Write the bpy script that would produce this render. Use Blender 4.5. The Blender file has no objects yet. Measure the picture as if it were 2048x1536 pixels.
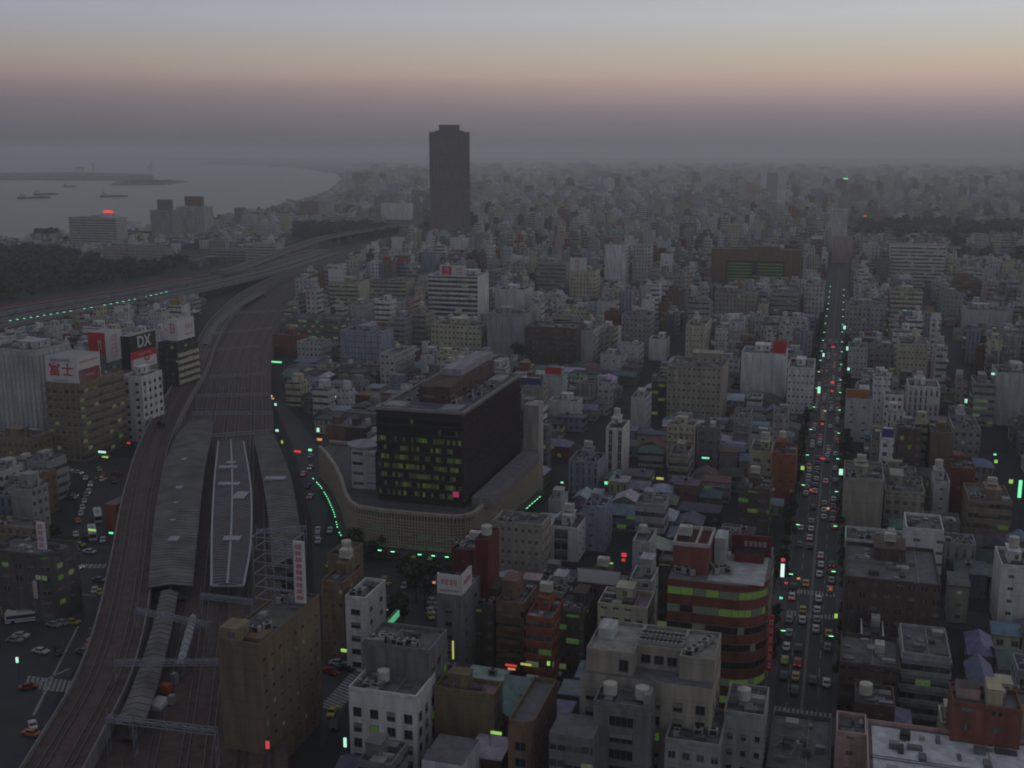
import bpy, math, random
import numpy as np
from mathutils import Vector
random.seed(11); R = random.Random(5)
S = bpy.context.scene
# ---------------------------------------------------------------- camera
CW, CH, F = 2048, 1536, 2250.0
HC = 120.0
PITCH = math.atan((768-305)/F)
SP, CP = math.sin(PITCH), math.cos(PITCH)
cd = bpy.data.cameras.new("camera"); cam = bpy.data.objects.new("camera", cd); S.collection.objects.link(cam)
cam.location = (0, 0, HC); cam.rotation_euler = (math.pi/2-PITCH, 0, 0)
cd.sensor_fit = 'HORIZONTAL'; cd.sensor_width = 36; cd.lens = 36*F/CW
cd.clip_start = 1; cd.clip_end = 120000
S.camera = cam
S.render.resolution_x, S.render.resolution_y = 1024, 768
# ---------------------------------------------------------------- colour, exposure, sampling
S.view_settings.view_transform = 'Standard'; S.view_settings.look = 'None'
S.view_settings.exposure = .1; S.view_settings.gamma = 1
S.render.engine = 'CYCLES'
S.cycles.max_bounces = 5; S.cycles.diffuse_bounces = 2; S.cycles.glossy_bounces = 2; S.cycles.volume_bounces = 1
S.cycles.transparent_max_bounces = 6
S.cycles.filter_width = 1.9
S.cycles.use_denoising = True
S.cycles.sample_clamp_indirect = 1.5
def lin(r, g, b):
    return tuple((c/255/12.92 if c/255 <= .04045 else ((c/255+.055)/1.055)**2.4) for c in (r, g, b))
# ---------------------------------------------------------------- sky: after sunset, glow low on the west (camera right)
W = bpy.data.worlds.new("World"); S.world = W; W.use_nodes = True
nt = W.node_tree; nt.nodes.clear()
def N(t, **k):
    n = nt.nodes.new(t)
    for a, b in k.items(): setattr(n, a, b)
    return n
def L(a, b): nt.links.new(a, b)
out = N('ShaderNodeOutputWorld'); bg = N('ShaderNodeBackground'); bg.inputs[1].default_value = 1.0
tc = N('ShaderNodeTexCoord'); sx = N('ShaderNodeSeparateXYZ'); L(tc.outputs['Generated'], sx.inputs[0])
cn_ = N('ShaderNodeTexNoise'); cn_.inputs['Scale'].default_value = 1.6; cn_.inputs['Detail'].default_value = 5
cm_ = N('ShaderNodeMapping'); cm_.inputs['Scale'].default_value = (1, 1, 26); L(tc.outputs['Generated'], cm_.inputs[0]); L(cm_.outputs[0], cn_.inputs[0])
cs_ = N('ShaderNodeMath', operation='MULTIPLY_ADD'); cs_.inputs[1].default_value = .012; cs_.inputs[2].default_value = -.006; L(cn_.outputs[0], cs_.inputs[0])
cz_ = N('ShaderNodeMath', operation='ADD'); L(sx.outputs[2], cz_.inputs[0]); L(cs_.outputs[0], cz_.inputs[1])
def ramp(stops):
    m = N('ShaderNodeMapRange'); m.inputs['From Min'].default_value = 0; m.inputs['From Max'].default_value = .4
    L(cz_.outputs[0], m.inputs['Value'])
    r = N('ShaderNodeValToRGB'); L(m.outputs[0], r.inputs[0])
    e = r.color_ramp.elements
    while len(e) > 1: e.remove(e[-1])
    for i, (deg, c) in enumerate(stops):
        p = min(1, math.sin(math.radians(deg))/.4)
        q = e[0] if i == 0 else e.new(p)
        q.position = p; q.color = (*lin(*c), 1)
    return r
lo = ramp([(0, (80, 85, 90)), (.9, (90, 89, 95)), (1.8, (101, 97, 103)), (2.5, (106, 102, 108)), (3.1, (121, 110, 115)), (3.8, (140, 127, 127)),
           (4.5, (147, 138, 136)), (5.4, (147, 145, 149)), (6.5, (146, 150, 162)), (12, (132, 136, 144)), (24, (117, 121, 130))])
hi = ramp([(0, (102, 103, 109)), (.9, (118, 113, 120)), (1.5, (130, 120, 129)), (2.1, (147, 132, 137)), (2.8, (174, 152, 147)), (3.6, (192, 170, 155)),
           (4.4, (193, 181, 164)), (5.4, (190, 187, 178)), (6.5, (190, 192, 193)), (12, (158, 161, 165)), (24, (123, 127, 135))])
az = N('ShaderNodeMapRange'); az.inputs['From Min'].default_value = -.55; az.inputs['From Max'].default_value = .46
L(sx.outputs[0], az.inputs['Value'])
mx = N('ShaderNodeMix', data_type='RGBA'); L(az.outputs[0], mx.inputs[0]); L(lo.outputs[0], mx.inputs[6]); L(hi.outputs[0], mx.inputs[7])
sky = N('ShaderNodeTexSky'); sky.sky_type = 'NISHITA'; sky.sun_disc = False
SUN_EL, SUN_AZ = math.radians(.5), math.radians(48)
sky.sun_elevation = SUN_EL; sky.sun_rotation = SUN_AZ; sky.altitude = 100; sky.air_density = 1.5; sky.dust_density = 3
sc = N('ShaderNodeMix', data_type='RGBA', blend_type='ADD'); sc.inputs[0].default_value = .002
L(mx.outputs[2], sc.inputs[6]); L(sky.outputs[0], sc.inputs[7])
L(sc.outputs[2], bg.inputs[0]); L(bg.outputs[0], out.inputs[0])
# one very weak, wide sun: the afterglow
sd = bpy.data.lights.new("sun", 'SUN'); sd.energy = .16; sd.angle = math.radians(35); sd.color = (1, .8, .68)
so = bpy.data.objects.new("sun", sd); S.collection.objects.link(so)
v = Vector((math.sin(SUN_AZ), math.cos(SUN_AZ), math.tan(math.radians(9))))
so.rotation_euler = (-v).to_track_quat('-Z', 'Y').to_euler()
# ---------------------------------------------------------------- pixel <-> world
def ray(px, py):
    x, y = (px-1024)/F, (768-py)/F
    return x, CP+y*SP, -SP+y*CP
def unp(px, py, z=0.0):
    x, y, w = ray(px, py)
    t = (z-HC)/min(w, -1e-5)
    return x*t, y*t
def proj(x, y, z):
    dz = z-HC
    dep = y*CP-dz*SP
    up = y*SP+dz*CP
    dep = max(dep, .01)
    return 1024+F*x/dep, 768-F*up/dep
A0 = math.radians(16.35); SA, CA = math.sin(A0), math.cos(A0)
def togrid(x, y): return x*SA+y*CA, x*CA-y*SA      # u (away), v (right)
def toworld(u, v): return u*SA+v*CA, u*CA-v*SA
def height_of(px, yt, yb, z0=0.0):
    a, b = z0, HC-.5
    for _ in range(40):
        h = (a+b)/2
        X, Y = unp(px, yt, h)
        if proj(X, Y, z0)[1] > yb: b = h
        else: a = h
    return (a+b)/2
def solve(xl, xr, yt, yb, dep, z0=0.0, h=None):
    """near face from xl to xr (pixels), roof edge yt and foot yb measured at the corner where the side face starts"""
    left = (xl+xr)/2 < 1694
    rx = xr if left else xl
    if h is None: h = height_of(rx, yt, yb, z0)
    u0, vr = togrid(*unp(rx, yt, h))
    ox = xl if left else xr
    lo_, hi_ = (vr-400, vr) if left else (vr, vr+400)
    for _ in range(40):
        m = (lo_+hi_)/2
        p = proj(*toworld(u0, m), h)[0]
        if p < ox: lo_ = m
        else: hi_ = m
    vo = (lo_+hi_)/2
    v0, w = (vo, vr-vo) if left else (vr, vo-vr)
    return dict(u=u0, v=v0, w=max(w, 1), d=dep, h=h, z0=z0, px=(xl+xr)/2, yt=yt, yb=yb)
# ---------------------------------------------------------------- materials
MATS = {}
def shader(name):
    m = bpy.data.materials.new(name); m.use_nodes = True
    t = m.node_tree
    return m, t, t.nodes['Principled BSDF']
def M(name, col, rough=.8, metal=0., noise=.18, scale=.6, emit=None, es=0., streak=False, spec=.35):
    if name in MATS: return MATS[name]
    m, t, b = shader(name)
    b.inputs['Roughness'].default_value = rough; b.inputs['Metallic'].default_value = metal
    b.inputs['Specular IOR Level'].default_value = spec
    if emit:
        b.inputs['Base Color'].default_value = (*col, 1)
        b.inputs['Emission Color'].default_value = (*emit, 1); b.inputs['Emission Strength'].default_value = es
    else:
        c = t.nodes.new('ShaderNodeTexCoord'); mp = t.nodes.new('ShaderNodeMapping')
        mp.inputs['Scale'].default_value = (scale, scale, scale*(.15 if streak else 1))
        n = t.nodes.new('ShaderNodeTexNoise'); n.inputs['Detail'].default_value = 6; n.inputs['Scale'].default_value = 1
        r = t.nodes.new('ShaderNodeMapRange'); r.inputs['From Min'].default_value = .3; r.inputs['From Max'].default_value = .7
        r.inputs['To Min'].default_value = 1-noise; r.inputs['To Max'].default_value = 1+noise
        x = t.nodes.new('ShaderNodeVectorMath'); x.operation = 'SCALE'; x.inputs[0].default_value = col
        t.links.new(c.outputs['Object'], mp.inputs[0]); t.links.new(mp.outputs[0], n.inputs[0]); t.links.new(n.outputs[0], r.inputs[0])
        t.links.new(r.outputs[0], x.inputs['Scale']); t.links.new(x.outputs[0], b.inputs['Base Color'])
    MATS[name] = m
    return m
def facade_material():
    m, t, b = shader('facade')
    K = t.links.new
    def n(ty, **k):
        q = t.nodes.new(ty)
        for a, c in k.items(): setattr(q, a, c)
        return q
    def mth(op, a, c=None, d=None):
        q = n('ShaderNodeMath', operation=op)
        for i, s in enumerate((a, c, d)):
            if s is None: continue
            if isinstance(s, (int, float)): q.inputs[i].default_value = s
            else: K(s, q.inputs[i])
        return q.outputs[0]
    uv = n('ShaderNodeUVMap'); sp = n('ShaderNodeSeparateXYZ'); K(uv.outputs[0], sp.inputs[0])
    at = n('ShaderNodeAttribute', attribute_name='win'); ac = n('ShaderNodeSeparateColor'); K(at.outputs['Color'], ac.inputs[0])
    ti = n('ShaderNodeAttribute', attribute_name='tint')
    cw = mth('MULTIPLY', at.outputs['Alpha'], 10.)
    cu = mth('DIVIDE', sp.outputs[0], cw); cv = mth('DIVIDE', sp.outputs[1], 3.3)
    fu, fv = mth('FRACT', cu), mth('FRACT', cv); iu, iv = mth('FLOOR', cu), mth('FLOOR', cv)
    du = mth('ABSOLUTE', mth('SUBTRACT', fu, .5)); dv = mth('ABSOLUTE', mth('SUBTRACT', fv, .55))
    mu = mth('LESS_THAN', du, mth('MULTIPLY', ac.outputs[0], .5)); mv = mth('LESS_THAN', dv, mth('MULTIPLY', ac.outputs[1], .5))
    mask = mth('MULTIPLY', mu, mv)
    cm = n('ShaderNodeCombineXYZ'); K(iu, cm.inputs[0]); K(iv, cm.inputs[1]); K(ti.outputs['Fac'], cm.inputs[2])
    wn = n('ShaderNodeTexWhiteNoise', noise_dimensions='3D'); K(cm.outputs[0], wn.inputs[0])
    lit = mth('MULTIPLY', mth('LESS_THAN', wn.outputs[0], ac.outputs[2]), mask)
    # frame line in the middle of each pane
    no = n('ShaderNodeTexNoise'); no.inputs['Scale'].default_value = 1; no.inputs['Detail'].default_value = 5
    mp = n('ShaderNodeMapping'); mp.inputs['Scale'].default_value = (.5, .07, 1); K(uv.outputs[0], mp.inputs[0]); K(mp.outputs[0], no.inputs[0])
    dirt = n('ShaderNodeMapRange'); dirt.inputs['From Min'].default_value = .3; dirt.inputs['From Max'].default_value = .7
    dirt.inputs['To Min'].default_value = .58; dirt.inputs['To Max'].default_value = 1.18; K(no.outputs[0], dirt.inputs[0])
    slab = mth('SUBTRACT', 1, mth('MULTIPLY', mth('LESS_THAN', fv, .07), .16))
    sc = n('ShaderNodeVectorMath', operation='SCALE'); K(ti.outputs['Color'], sc.inputs[0]); K(mth('MULTIPLY', dirt.outputs[0], slab), sc.inputs['Scale'])
    gl = n('ShaderNodeVectorMath', operation='SCALE'); gl.inputs[0].default_value = (.085, .085, .088)
    K(mth('ADD', .25, mth('MULTIPLY', wn.outputs[0], 1.1)), gl.inputs['Scale'])
    wc = n('ShaderNodeSeparateColor'); K(wn.outputs['Color'], wc.inputs[0])
    blind = mth('MULTIPLY', mth('LESS_THAN', wc.outputs[1], .4), mth('GREATER_THAN', fv, mth('ADD', .45, mth('MULTIPLY', wc.outputs[2], .25))))
    mul = mth('LESS_THAN', mth('ABSOLUTE', mth('SUBTRACT', du, .01)), .025)
    gb = n('ShaderNodeMix', data_type='RGBA'); K(mth('MAXIMUM', blind, mul), gb.inputs[0]); K(gl.outputs[0], gb.inputs[6]); gb.inputs[7].default_value = (.16, .16, .155, 1)
    mx = n('ShaderNodeMix', data_type='RGBA'); K(mask, mx.inputs[0]); K(sc.outputs[0], mx.inputs[6]); K(gb.outputs[2], mx.inputs[7])
    K(mx.outputs[2], b.inputs['Base Color'])
    K(mth('SUBTRACT', .85, mth('MULTIPLY', mask, .6)), b.inputs['Roughness'])
    b.inputs['Specular IOR Level'].default_value = .35
    em = n('ShaderNodeMix', data_type='RGBA'); em.inputs[6].default_value = (.16, .42, .05, 1); em.inputs[7].default_value = (.5, .62, .35, 1)
    K(mth('FRACT', mth('MULTIPLY', wn.outputs[0], 91.7)), em.inputs[0]); K(em.outputs[2], b.inputs['Emission Color'])
    K(mth('MULTIPLY', lit, .1), b.inputs['Emission Strength'])
    return m
FAC = facade_material()
def roof_material():
    m, t, b = shader('roofing'); K = t.links.new
    ti = t.nodes.new('ShaderNodeAttribute'); ti.attribute_name = 'tint'
    uv = t.nodes.new('ShaderNodeUVMap')
    n1 = t.nodes.new('ShaderNodeTexNoise'); n1.inputs['Scale'].default_value = .35; n1.inputs['Detail'].default_value = 7; n1.inputs['Roughness'].default_value = .65
    K(uv.outputs[0], n1.inputs[0])
    r = t.nodes.new('ShaderNodeMapRange'); r.inputs['From Min'].default_value = .32; r.inputs['From Max'].default_value = .68
    r.inputs['To Min'].default_value = .6; r.inputs['To Max'].default_value = 1.25; K(n1.outputs[0], r.inputs[0])
    s = t.nodes.new('ShaderNodeVectorMath'); s.operation = 'SCALE'; K(ti.outputs['Color'], s.inputs[0]); K(r.outputs[0], s.inputs['Scale'])
    K(s.outputs[0], b.inputs['Base Color']); b.inputs['Roughness'].default_value = .8
    b.inputs['Specular IOR Level'].default_value = .3
    return m
ROOF = roof_material()
NOWIN = (0, 0, 0, .3)
# ---------------------------------------------------------------- mesh builder
class MB:
    def __init__(s): s.v = []; s.f = []; s.m = []; s.uv = []; s.t = []; s.w = []; s.mats = []
    def mi(s, m):
        if m not in s.mats: s.mats.append(m)
        return s.mats.index(m)
    def face(s, pts, mat, tint=(.5, .5, .5), win=NOWIN, uv=None):
        i = len(s.v); s.v += [tuple(p) for p in pts]; s.f.append(tuple(range(i, i+len(pts)))); s.m.append(s.mi(mat))
        if uv is None: uv = [(p[0], p[1]) for p in pts]
        s.uv += uv; s.t.append((*tint, 1)); s.w.append(win)
    def quadwall(s, a, b, z0, z1, mat, tint, win, off=0):
        """vertical wall from a to b (xy), outward normal to the right of a->b"""
        l = math.hypot(b[0]-a[0], b[1]-a[1])
        s.face([(a[0], a[1], z0), (b[0], b[1], z0), (b[0], b[1], z1), (a[0], a[1], z1)], mat, tint, win,
               [(off, 0), (off+l, 0), (off+l, z1-z0), (off, z1-z0)])
    def box(s, x0, x1, y0, y1, z0, z1, mat, tint=(.5, .5, .5), win=None, sidewin=None, top=True, topmat=None, toptint=None, bottom=False):
        win = win or NOWIN; sw = sidewin or win
        s.quadwall((x0, y0), (x1, y0), z0, z1, mat, tint, win)
        s.quadwall((x1, y0), (x1, y1), z0, z1, mat, tint, sw)
        s.quadwall((x1, y1), (x0, y1), z0, z1, mat, tint, win)
        s.quadwall((x0, y1), (x0, y0), z0, z1, mat, tint, sw)
        if top: s.face([(x0, y0, z1), (x1, y0, z1), (x1, y1, z1), (x0, y1, z1)], topmat or mat, toptint or tint)
        if bottom: s.face([(x0, y1, z0), (x1, y1, z0), (x1, y0, z0), (x0, y0, z0)], mat, tint)
    def prism(s, poly, z0, z1, mat, tint=(.5, .5, .5), win=NOWIN, top=True, topmat=None, toptint=None, bottom=False):
        """poly counter-clockwise seen from above"""
        n = len(poly); off = 0
        for i in range(n):
            a, b = poly[i], poly[(i+1) % n]
            s.quadwall(a, b, z0, z1, mat, tint, win, off); off += math.hypot(b[0]-a[0], b[1]-a[1])
        if top: s.face([(p[0], p[1], z1) for p in poly], topmat or mat, toptint or tint)
        if bottom: s.face([(p[0], p[1], z0) for p in reversed(poly)], mat, tint)
    def cyl(s, x, y, r, z0, z1, mat, tint=(.5, .5, .5), n=12, r2=None, win=NOWIN):
        r2 = r if r2 is None else r2
        c = [(math.cos(2*math.pi*i/n), math.sin(2*math.pi*i/n)) for i in range(n)]
        for i in range(n):
            a, b = c[i], c[(i+1) % n]
            s.face([(x+a[0]*r, y+a[1]*r, z0), (x+b[0]*r, y+b[1]*r, z0), (x+b[0]*r2, y+b[1]*r2, z1), (x+a[0]*r2, y+a[1]*r2, z1)], mat, tint, win,
                   [(i*r*6.28/n, 0), ((i+1)*r*6.28/n, 0), ((i+1)*r*6.28/n, z1-z0), (i*r*6.28/n, z1-z0)])
        s.face([(x+a[0]*r2, y+a[1]*r2, z1) for a in c], mat, tint)
    def bar(s, a, b, r, mat, tint=(.5, .5, .5), n=4):
        a, b = Vector(a), Vector(b); d = (b-a).normalized()
        q = d.cross(Vector((0, 0, 1)) if abs(d.z) < .9 else Vector((1, 0, 0))).normalized(); w = d.cross(q)
        ring = [(q*math.cos(t)+w*math.sin(t))*r for t in [2*math.pi*(i+.5)/n for i in range(n)]]
        for i in range(n):
            o, p = ring[i], ring[(i+1) % n]
            s.face([a+o, a+p, b+p, b+o], mat, tint)
        s.face([a+o for o in reversed(ring)], mat, tint); s.face([b+o for o in ring], mat, tint)
    def mesh(s, name, smooth=False):
        me = bpy.data.meshes.new(name)
        me.from_pydata(s.v, [], s.f); 
        for m in s.mats: me.materials.append(m)
        me.polygons.foreach_set('material_index', s.m)
        u = me.uv_layers.new(name='UVMap'); u.data.foreach_set('uv', np.array(s.uv, dtype=np.float32).ravel())
        a = me.attributes.new('tint', 'FLOAT_COLOR', 'FACE'); a.data.foreach_set('color', np.array(s.t, dtype=np.float32).ravel())
        a = me.attributes.new('win', 'FLOAT_COLOR', 'FACE'); a.data.foreach_set('color', np.array(s.w, dtype=np.float32).ravel())
        if smooth: me.polygons.foreach_set('use_smooth', [True]*len(s.f))
        return me
LINK = S.collection.objects.link
def tag(o, label=None, cat=None, group=None, kind=None):
    if label: o['label'] = label
    if cat: o['category'] = cat
    if group: o['group'] = group
    if kind: o['kind'] = kind
    return o
def obj(name, me, parent=None, loc=None, rz=None):
    if isinstance(me, MB): me = me.mesh(name)
    o = bpy.data.objects.new(name, me); LINK(o)
    if parent: o.parent = parent
    if loc: o.location = loc
    if rz is not None: o.rotation_euler = (0, 0, rz)
    return o
def thing(name, label, cat, loc=(0, 0, 0), rz=0., group=None):
    o = bpy.data.objects.new(name, None); o.empty_display_size = .5; LINK(o)
    o.location = loc; o.rotation_euler = (0, 0, rz)
    return tag(o, label, cat, group)
def dup(root, loc, rz, label, group=None):
    r = root.copy(); LINK(r); r.location = loc; r.rotation_euler = (0, 0, rz)
    r['label'] = label
    if group: r['group'] = group
    for ch in root.children:
        c = ch.copy(); LINK(c); c.parent = r
        for g in ch.children:
            d = g.copy(); LINK(d); d.parent = c
    return r
# ================================================================ THE SETTING
asphalt = M('asphalt', lin(46, 45, 49), .85, noise=.25, scale=.12)
paving = M('paving', lin(86, 84, 88), .9, noise=.2, scale=.3)
ballast = M('ballast', lin(84, 70, 68), .95, noise=.35, scale=.5)
concrete = M('concrete', lin(122, 121, 122), .85, noise=.22, scale=.3, streak=True)
dkconc = M('dark_concrete', lin(80, 78, 80), .9, noise=.25, scale=.3)
paint = M('road_paint', lin(138, 140, 142), .7, noise=.3, scale=1.)
steel = M('weathered_steel', lin(120, 122, 128), .5, .6, noise=.2)
rust = M('rusty_rail', lin(100, 90, 86), .4, .7, noise=.2)
sheet = MB()
rr = [0, 150, 400, 900, 2000, 5000, 12000, 26000]
G0 = 40
sheet.face([(-26000, -300, 0), (26000, -300, 0), (26000, 26000, 0), (-26000, 26000, 0)], asphalt)
tag(obj('ground', sheet), kind='structure')
def mat_water():
    m, t, b = shader('sea_water'); K = t.links.new
    b.inputs['Base Color'].default_value = (.022, .03, .034, 1); b.inputs['Roughness'].default_value = .3
    c = t.nodes.new('ShaderNodeTexCoord'); n = t.nodes.new('ShaderNodeTexNoise'); n.inputs['Scale'].default_value = .035; n.inputs['Detail'].default_value = 5
    mp = t.nodes.new('ShaderNodeMapping'); mp.inputs['Scale'].default_value = (1, 2.2, 1)
    bp = t.nodes.new('ShaderNodeBump'); bp.inputs['Strength'].default_value = .6; bp.inputs['Distance'].default_value = 4
    K(c.outputs['Object'], mp.inputs[0]); K(mp.outputs[0], n.inputs[0]); K(n.outputs[0], bp.inputs['Height']); K(bp.outputs[0], b.inputs['Normal'])
    return m
water_px = [(-900, 470), (-400, 492), (10, 494), (60, 488), (130, 480), (240, 470), (330, 462), (420, 447), (520, 424), (600, 407), (655, 385), (684, 362), (672, 347),
            (610, 333), (520, 326), (420, 322.5), (330, 320), (100, 320), (-500, 319), (-2500, 318), (-2800, 400)]
WATER = [unp(*p) for p in water_px]
w = MB(); w.face([(x, y, .3) for x, y in reversed(WATER)], mat_water()); tag(obj('bay_water', w), kind='structure')
def smooth(pts, k=6):
    P = [Vector(p) for p in pts]; P = [P[0]*2-P[1]]+P+[P[-1]*2-P[-2]]; out = []
    for i in range(1, len(P)-2):
        for j in range(k):
            t = j/k; a, b, c, d = P[i-1:i+3]
            out.append(.5*((2*b)+(c-a)*t+(2*a-5*b+4*c-d)*t*t+(3*b-a-3*c+d)*t**3))
    out.append(P[-2]); return out
def line_px(px, z, k=6): return smooth([unp(x, y, z) for x, y in px], k)
def offs(line, o):
    r = []
    for i, p in enumerate(line):
        a, b = line[max(i-1, 0)], line[min(i+1, len(line)-1)]
        d = (b-a).normalized(); r.append(p+Vector((d.y, -d.x))*o)       # +o = right of travel
    return r
def strip(mb, line, o0, o1, z0, z1, mat, tint=(.5, .5, .5), solid=True):
    A_, B_ = offs(line, o0), offs(line, o1)
    for i in range(len(line)-1):
        a, b, c, d = A_[i], B_[i], B_[i+1], A_[i+1]
        mb.face([(a.x, a.y, z1), (b.x, b.y, z1), (c.x, c.y, z1), (d.x, d.y, z1)], mat, tint)
        if solid:
            mb.face([(b.x, b.y, z0), (c.x, c.y, z0), (c.x, c.y, z1), (b.x, b.y, z1)], mat, tint)
            mb.face([(a.x, a.y, z0), (a.x, a.y, z1), (d.x, d.y, z1), (d.x, d.y, z0)], mat, tint)
    if solid:
        for i, fl in ((0, 1), (-1, 0)):
            a, b = A_[i], B_[i]
            q = [(a.x, a.y, z0), (b.x, b.y, z0), (b.x, b.y, z1), (a.x, a.y, z1)]
            mb.face(q if fl else q[::-1], mat, tint)
# ---- avenue, running away along the grid
AVC = togrid(*unp(1605, 1400))[1]
AVW = 6.4
av0, av1 = togrid(*unp(1600, 1445))[0], 3300
def gquad(mb, u0, u1, v0, v1, z, mat):
    p = [toworld(u0, v0), toworld(u0, v1), toworld(u1, v1), toworld(u1, v0)]
    mb.face([(x, y, z) for x, y in p], mat)
def gbox(mb, u0, u1, v0, v1, z0, z1, mat):
    p = [toworld(u0, v0), toworld(u0, v1), toworld(u1, v1), toworld(u1, v0)]
    mb.prism(p, z0, z1, mat)
road = M('avenue_asphalt', lin(56, 56, 62), .7, noise=.22, scale=.15)
a = MB(); gquad(a, av0-8, av1, AVC-AVW, AVC+AVW, .05, road); tag(obj('avenue_road', a), kind='structure')
a = MB()
for s in (-1, 1): gbox(a, av0-8, av1, AVC+s*(AVW+1.8)-1.8, AVC+s*(AVW+1.8)+1.8, 0, .15, paving)
tag(obj('pavement', a), kind='structure')
a = MB()
for k, o in enumerate((-3.3, 3.3)):
    u = av0+3
    while u < 1100:
        gquad(a, u, u+5, AVC+o-.08, AVC+o+.08, .07, paint); u += 10
gquad(a, av0, 1500, AVC-.25, AVC-.1, .07, paint); gquad(a, av0, 1500, AVC+.1, AVC+.25, .07, paint)
uc = togrid(*unp(1590, 1425))[0]
for i in range(13): gquad(a, uc-1.6, uc+1.6, AVC-AVW+.5+i*.97, AVC-AVW+1.05+i*.97, .07, paint)
ux = togrid(*unp(1600, 1205))[0]
for k in (-1, 1):
    for i in range(13): gquad(a, ux+k*8-1.6, ux+k*8+1.6, AVC-AVW+.5+i*.97, AVC-AVW+1.05+i*.97, .07, paint)
tag(obj('road_markings', a), kind='structure')
# cross street seen lighter where it meets the avenue
a = MB(); gquad(a, ux-6.5, ux+6.5, AVC-75, AVC-AVW, .09, road); gquad(a, ux-6.5, ux+6.5, AVC+AVW, AVC+52, .09, road); tag(obj('cross_street', a), kind='structure')
# ---- station streets west and east of the line
plaza_w = [(-60, 1540), (-60, 1230), (130, 1225), (135, 1100), (165, 1000), (190, 960), (80, 940), (-60, 950), (-60, 900), (90, 905), (280, 915), (262, 960), (240, 1080), (215, 1190), (175, 1300), (110, 1400), (60, 1540)]
plaza_e = [(640, 1095), (660, 1000), (632, 890), (600, 840), (560, 800), (545, 800), (590, 900), (622, 1040), (628, 1180), (700, 1260), (640, 1330), (640, 1500), (700, 1400), (770, 1262), (870, 1250), (915, 1320), (1120, 1345), (1120, 1315), (930, 1290), (885, 1150), (880, 1110), (760, 1100)]
for nm, pz in (('station_road', plaza_w), ('plaza_road', plaza_e)):
    a = MB(); a.face([(*unp(*p), .05) for p in pz[::-1]], road)
    o = tag(obj(nm, a), kind='structure')
# striped crossing by the brown office
a = MB()
def pxquad(mb, pts, z, mat): mb.face([(*unp(*p, z), z) for p in pts], mat)
for i in range(15):
    t = i/15; x0, y0 = 655+t*30, 1395-t*40
    pxquad(a, [(640+t*66, 1412-t*72), (672+t*70, 1425-t*70), (675+t*70, 1422-t*70), (643+t*66, 1409-t*72)], .08, paint)
for i in range(9): pxquad(a, [(130+i*9, 1136), (137+i*9, 1136), (142+i*9, 1128), (135+i*9, 1128)], .08, paint)
for i in range(10): pxquad(a, [(48+i*9, 1376+i), (54+i*9, 1376+i), (62+i*9, 1352+i), (56+i*9, 1352+i)], .08, paint)
for q in ([(155, 1252), (158, 1252), (70, 1430), (64, 1430)], [(75, 1180), (78, 1180), (212, 1192), (212, 1195)], [(60, 1372), (62, 1374), (140, 1338), (138, 1336)]):
    pxquad(a, q[::-1], .09, paint)
tag(obj('crossing_markings', a), kind='structure')
# ---- railway
ZR = 6.0
yard = line_px([(345, 1560), (372, 1400), (395, 1250), (408, 1120), (425, 1000), (438, 900), (448, 830), (458, 760), (475, 700), (507, 645), (565, 592), (640, 552), (725, 517), (790, 493), (850, 474)], ZR)
a = MB(); strip(a, yard, -21, 21, 0, ZR, ballast); tag(obj('railway_embankment', a), kind='structure')
bullet = line_px([(70, 1600), (140, 1480), (205, 1360), (243, 1240), (266, 1110), (284, 985), (312, 880), (352, 800), (392, 735), (415, 680), (450, 628), (510, 578), (600, 538), (690, 506), (765, 482), (825, 462)], 9)
a = MB(); strip(a, bullet, -5.6, 5.6, 0, 8.9, ballast)
strip(a, bullet, -5.9, -5.6, 0, 9.9, concrete); strip(a, bullet, 5.6, 5.9, 0, 9.9, concrete)
tag(obj('railway_viaduct', a), 'dark elevated viaduct with pale kerbs curving beside the station roofs', 'viaduct')
def track(line, o, z, label, near=True):
    t = thing('railway_track', label, 'railway track', (line[0].x, line[0].y, z))
    bx = Vector((line[0].x, line[0].y))
    ln = [p-bx for p in line]
    for s in (-.72, .72):
        r = MB(); strip(r, ln, o+s-.1, o+s+.1, 0, .25, rust); obj('rail', r, t)
    r = MB()
    O = offs(ln, o); acc = 0
    for i in range(len(O)-1):
        p, q = O[i], O[i+1]; L_ = (q-p).length; d = (q-p)/max(L_, .01); nn = Vector((d.y, -d.x)); k = 0
        if p.length+0 > 330: break
        while k < L_:
            c = p+d*k; e0, e1 = c-nn*1.2, c+nn*1.2; h = d*.14
            r.face([(e0.x-h.x, e0.y-h.y, .06), (e1.x-h.x, e1.y-h.y, .06), (e1.x+h.x, e1.y+h.y, .06), (e0.x+h.x, e0.y+h.y, .06)], dkconc); k += 1.5
    if r.f: obj('sleeper_bed', r, t)
    return t
ordn = ['first', 'second', 'third', 'fourth', 'fifth', 'sixth', 'seventh', 'eighth', 'ninth', 'tenth', 'eleventh', 'twelfth', 'thirteenth', 'fourteenth', 'fifteenth', 'sixteenth', 'seventeenth', 'eighteenth', 'nineteenth', 'twentieth']
def nth(i):
    if i < 20: return ordn[i]
    tens = ['', '', 'twenty', 'thirty', 'forty', 'fifty', 'sixty', 'seventy', 'eighty', 'ninety']
    n = i+1
    if n >= 100: return 'hundred and '+nth(n-101) if n > 100 else 'hundredth'
    return tens[n//10]+('-'+ordn[n % 10-1] if n % 10 else 'th').replace('yth', 'ieth')
for i, o in enumerate((-2.4, 2.4)):
    track(bullet, o, 8.95, ['railway track on the raised viaduct, the one nearer the street', 'railway track on the raised viaduct, the one nearer the station'][i])
for i, o in enumerate((-18.5, -14, -9, -4.5, 1.5, 6, 12.5, 17.5)):
    track(yard, o, ZR+.03, nth(i)+' track of the station yard counted from the viaduct side')
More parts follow.
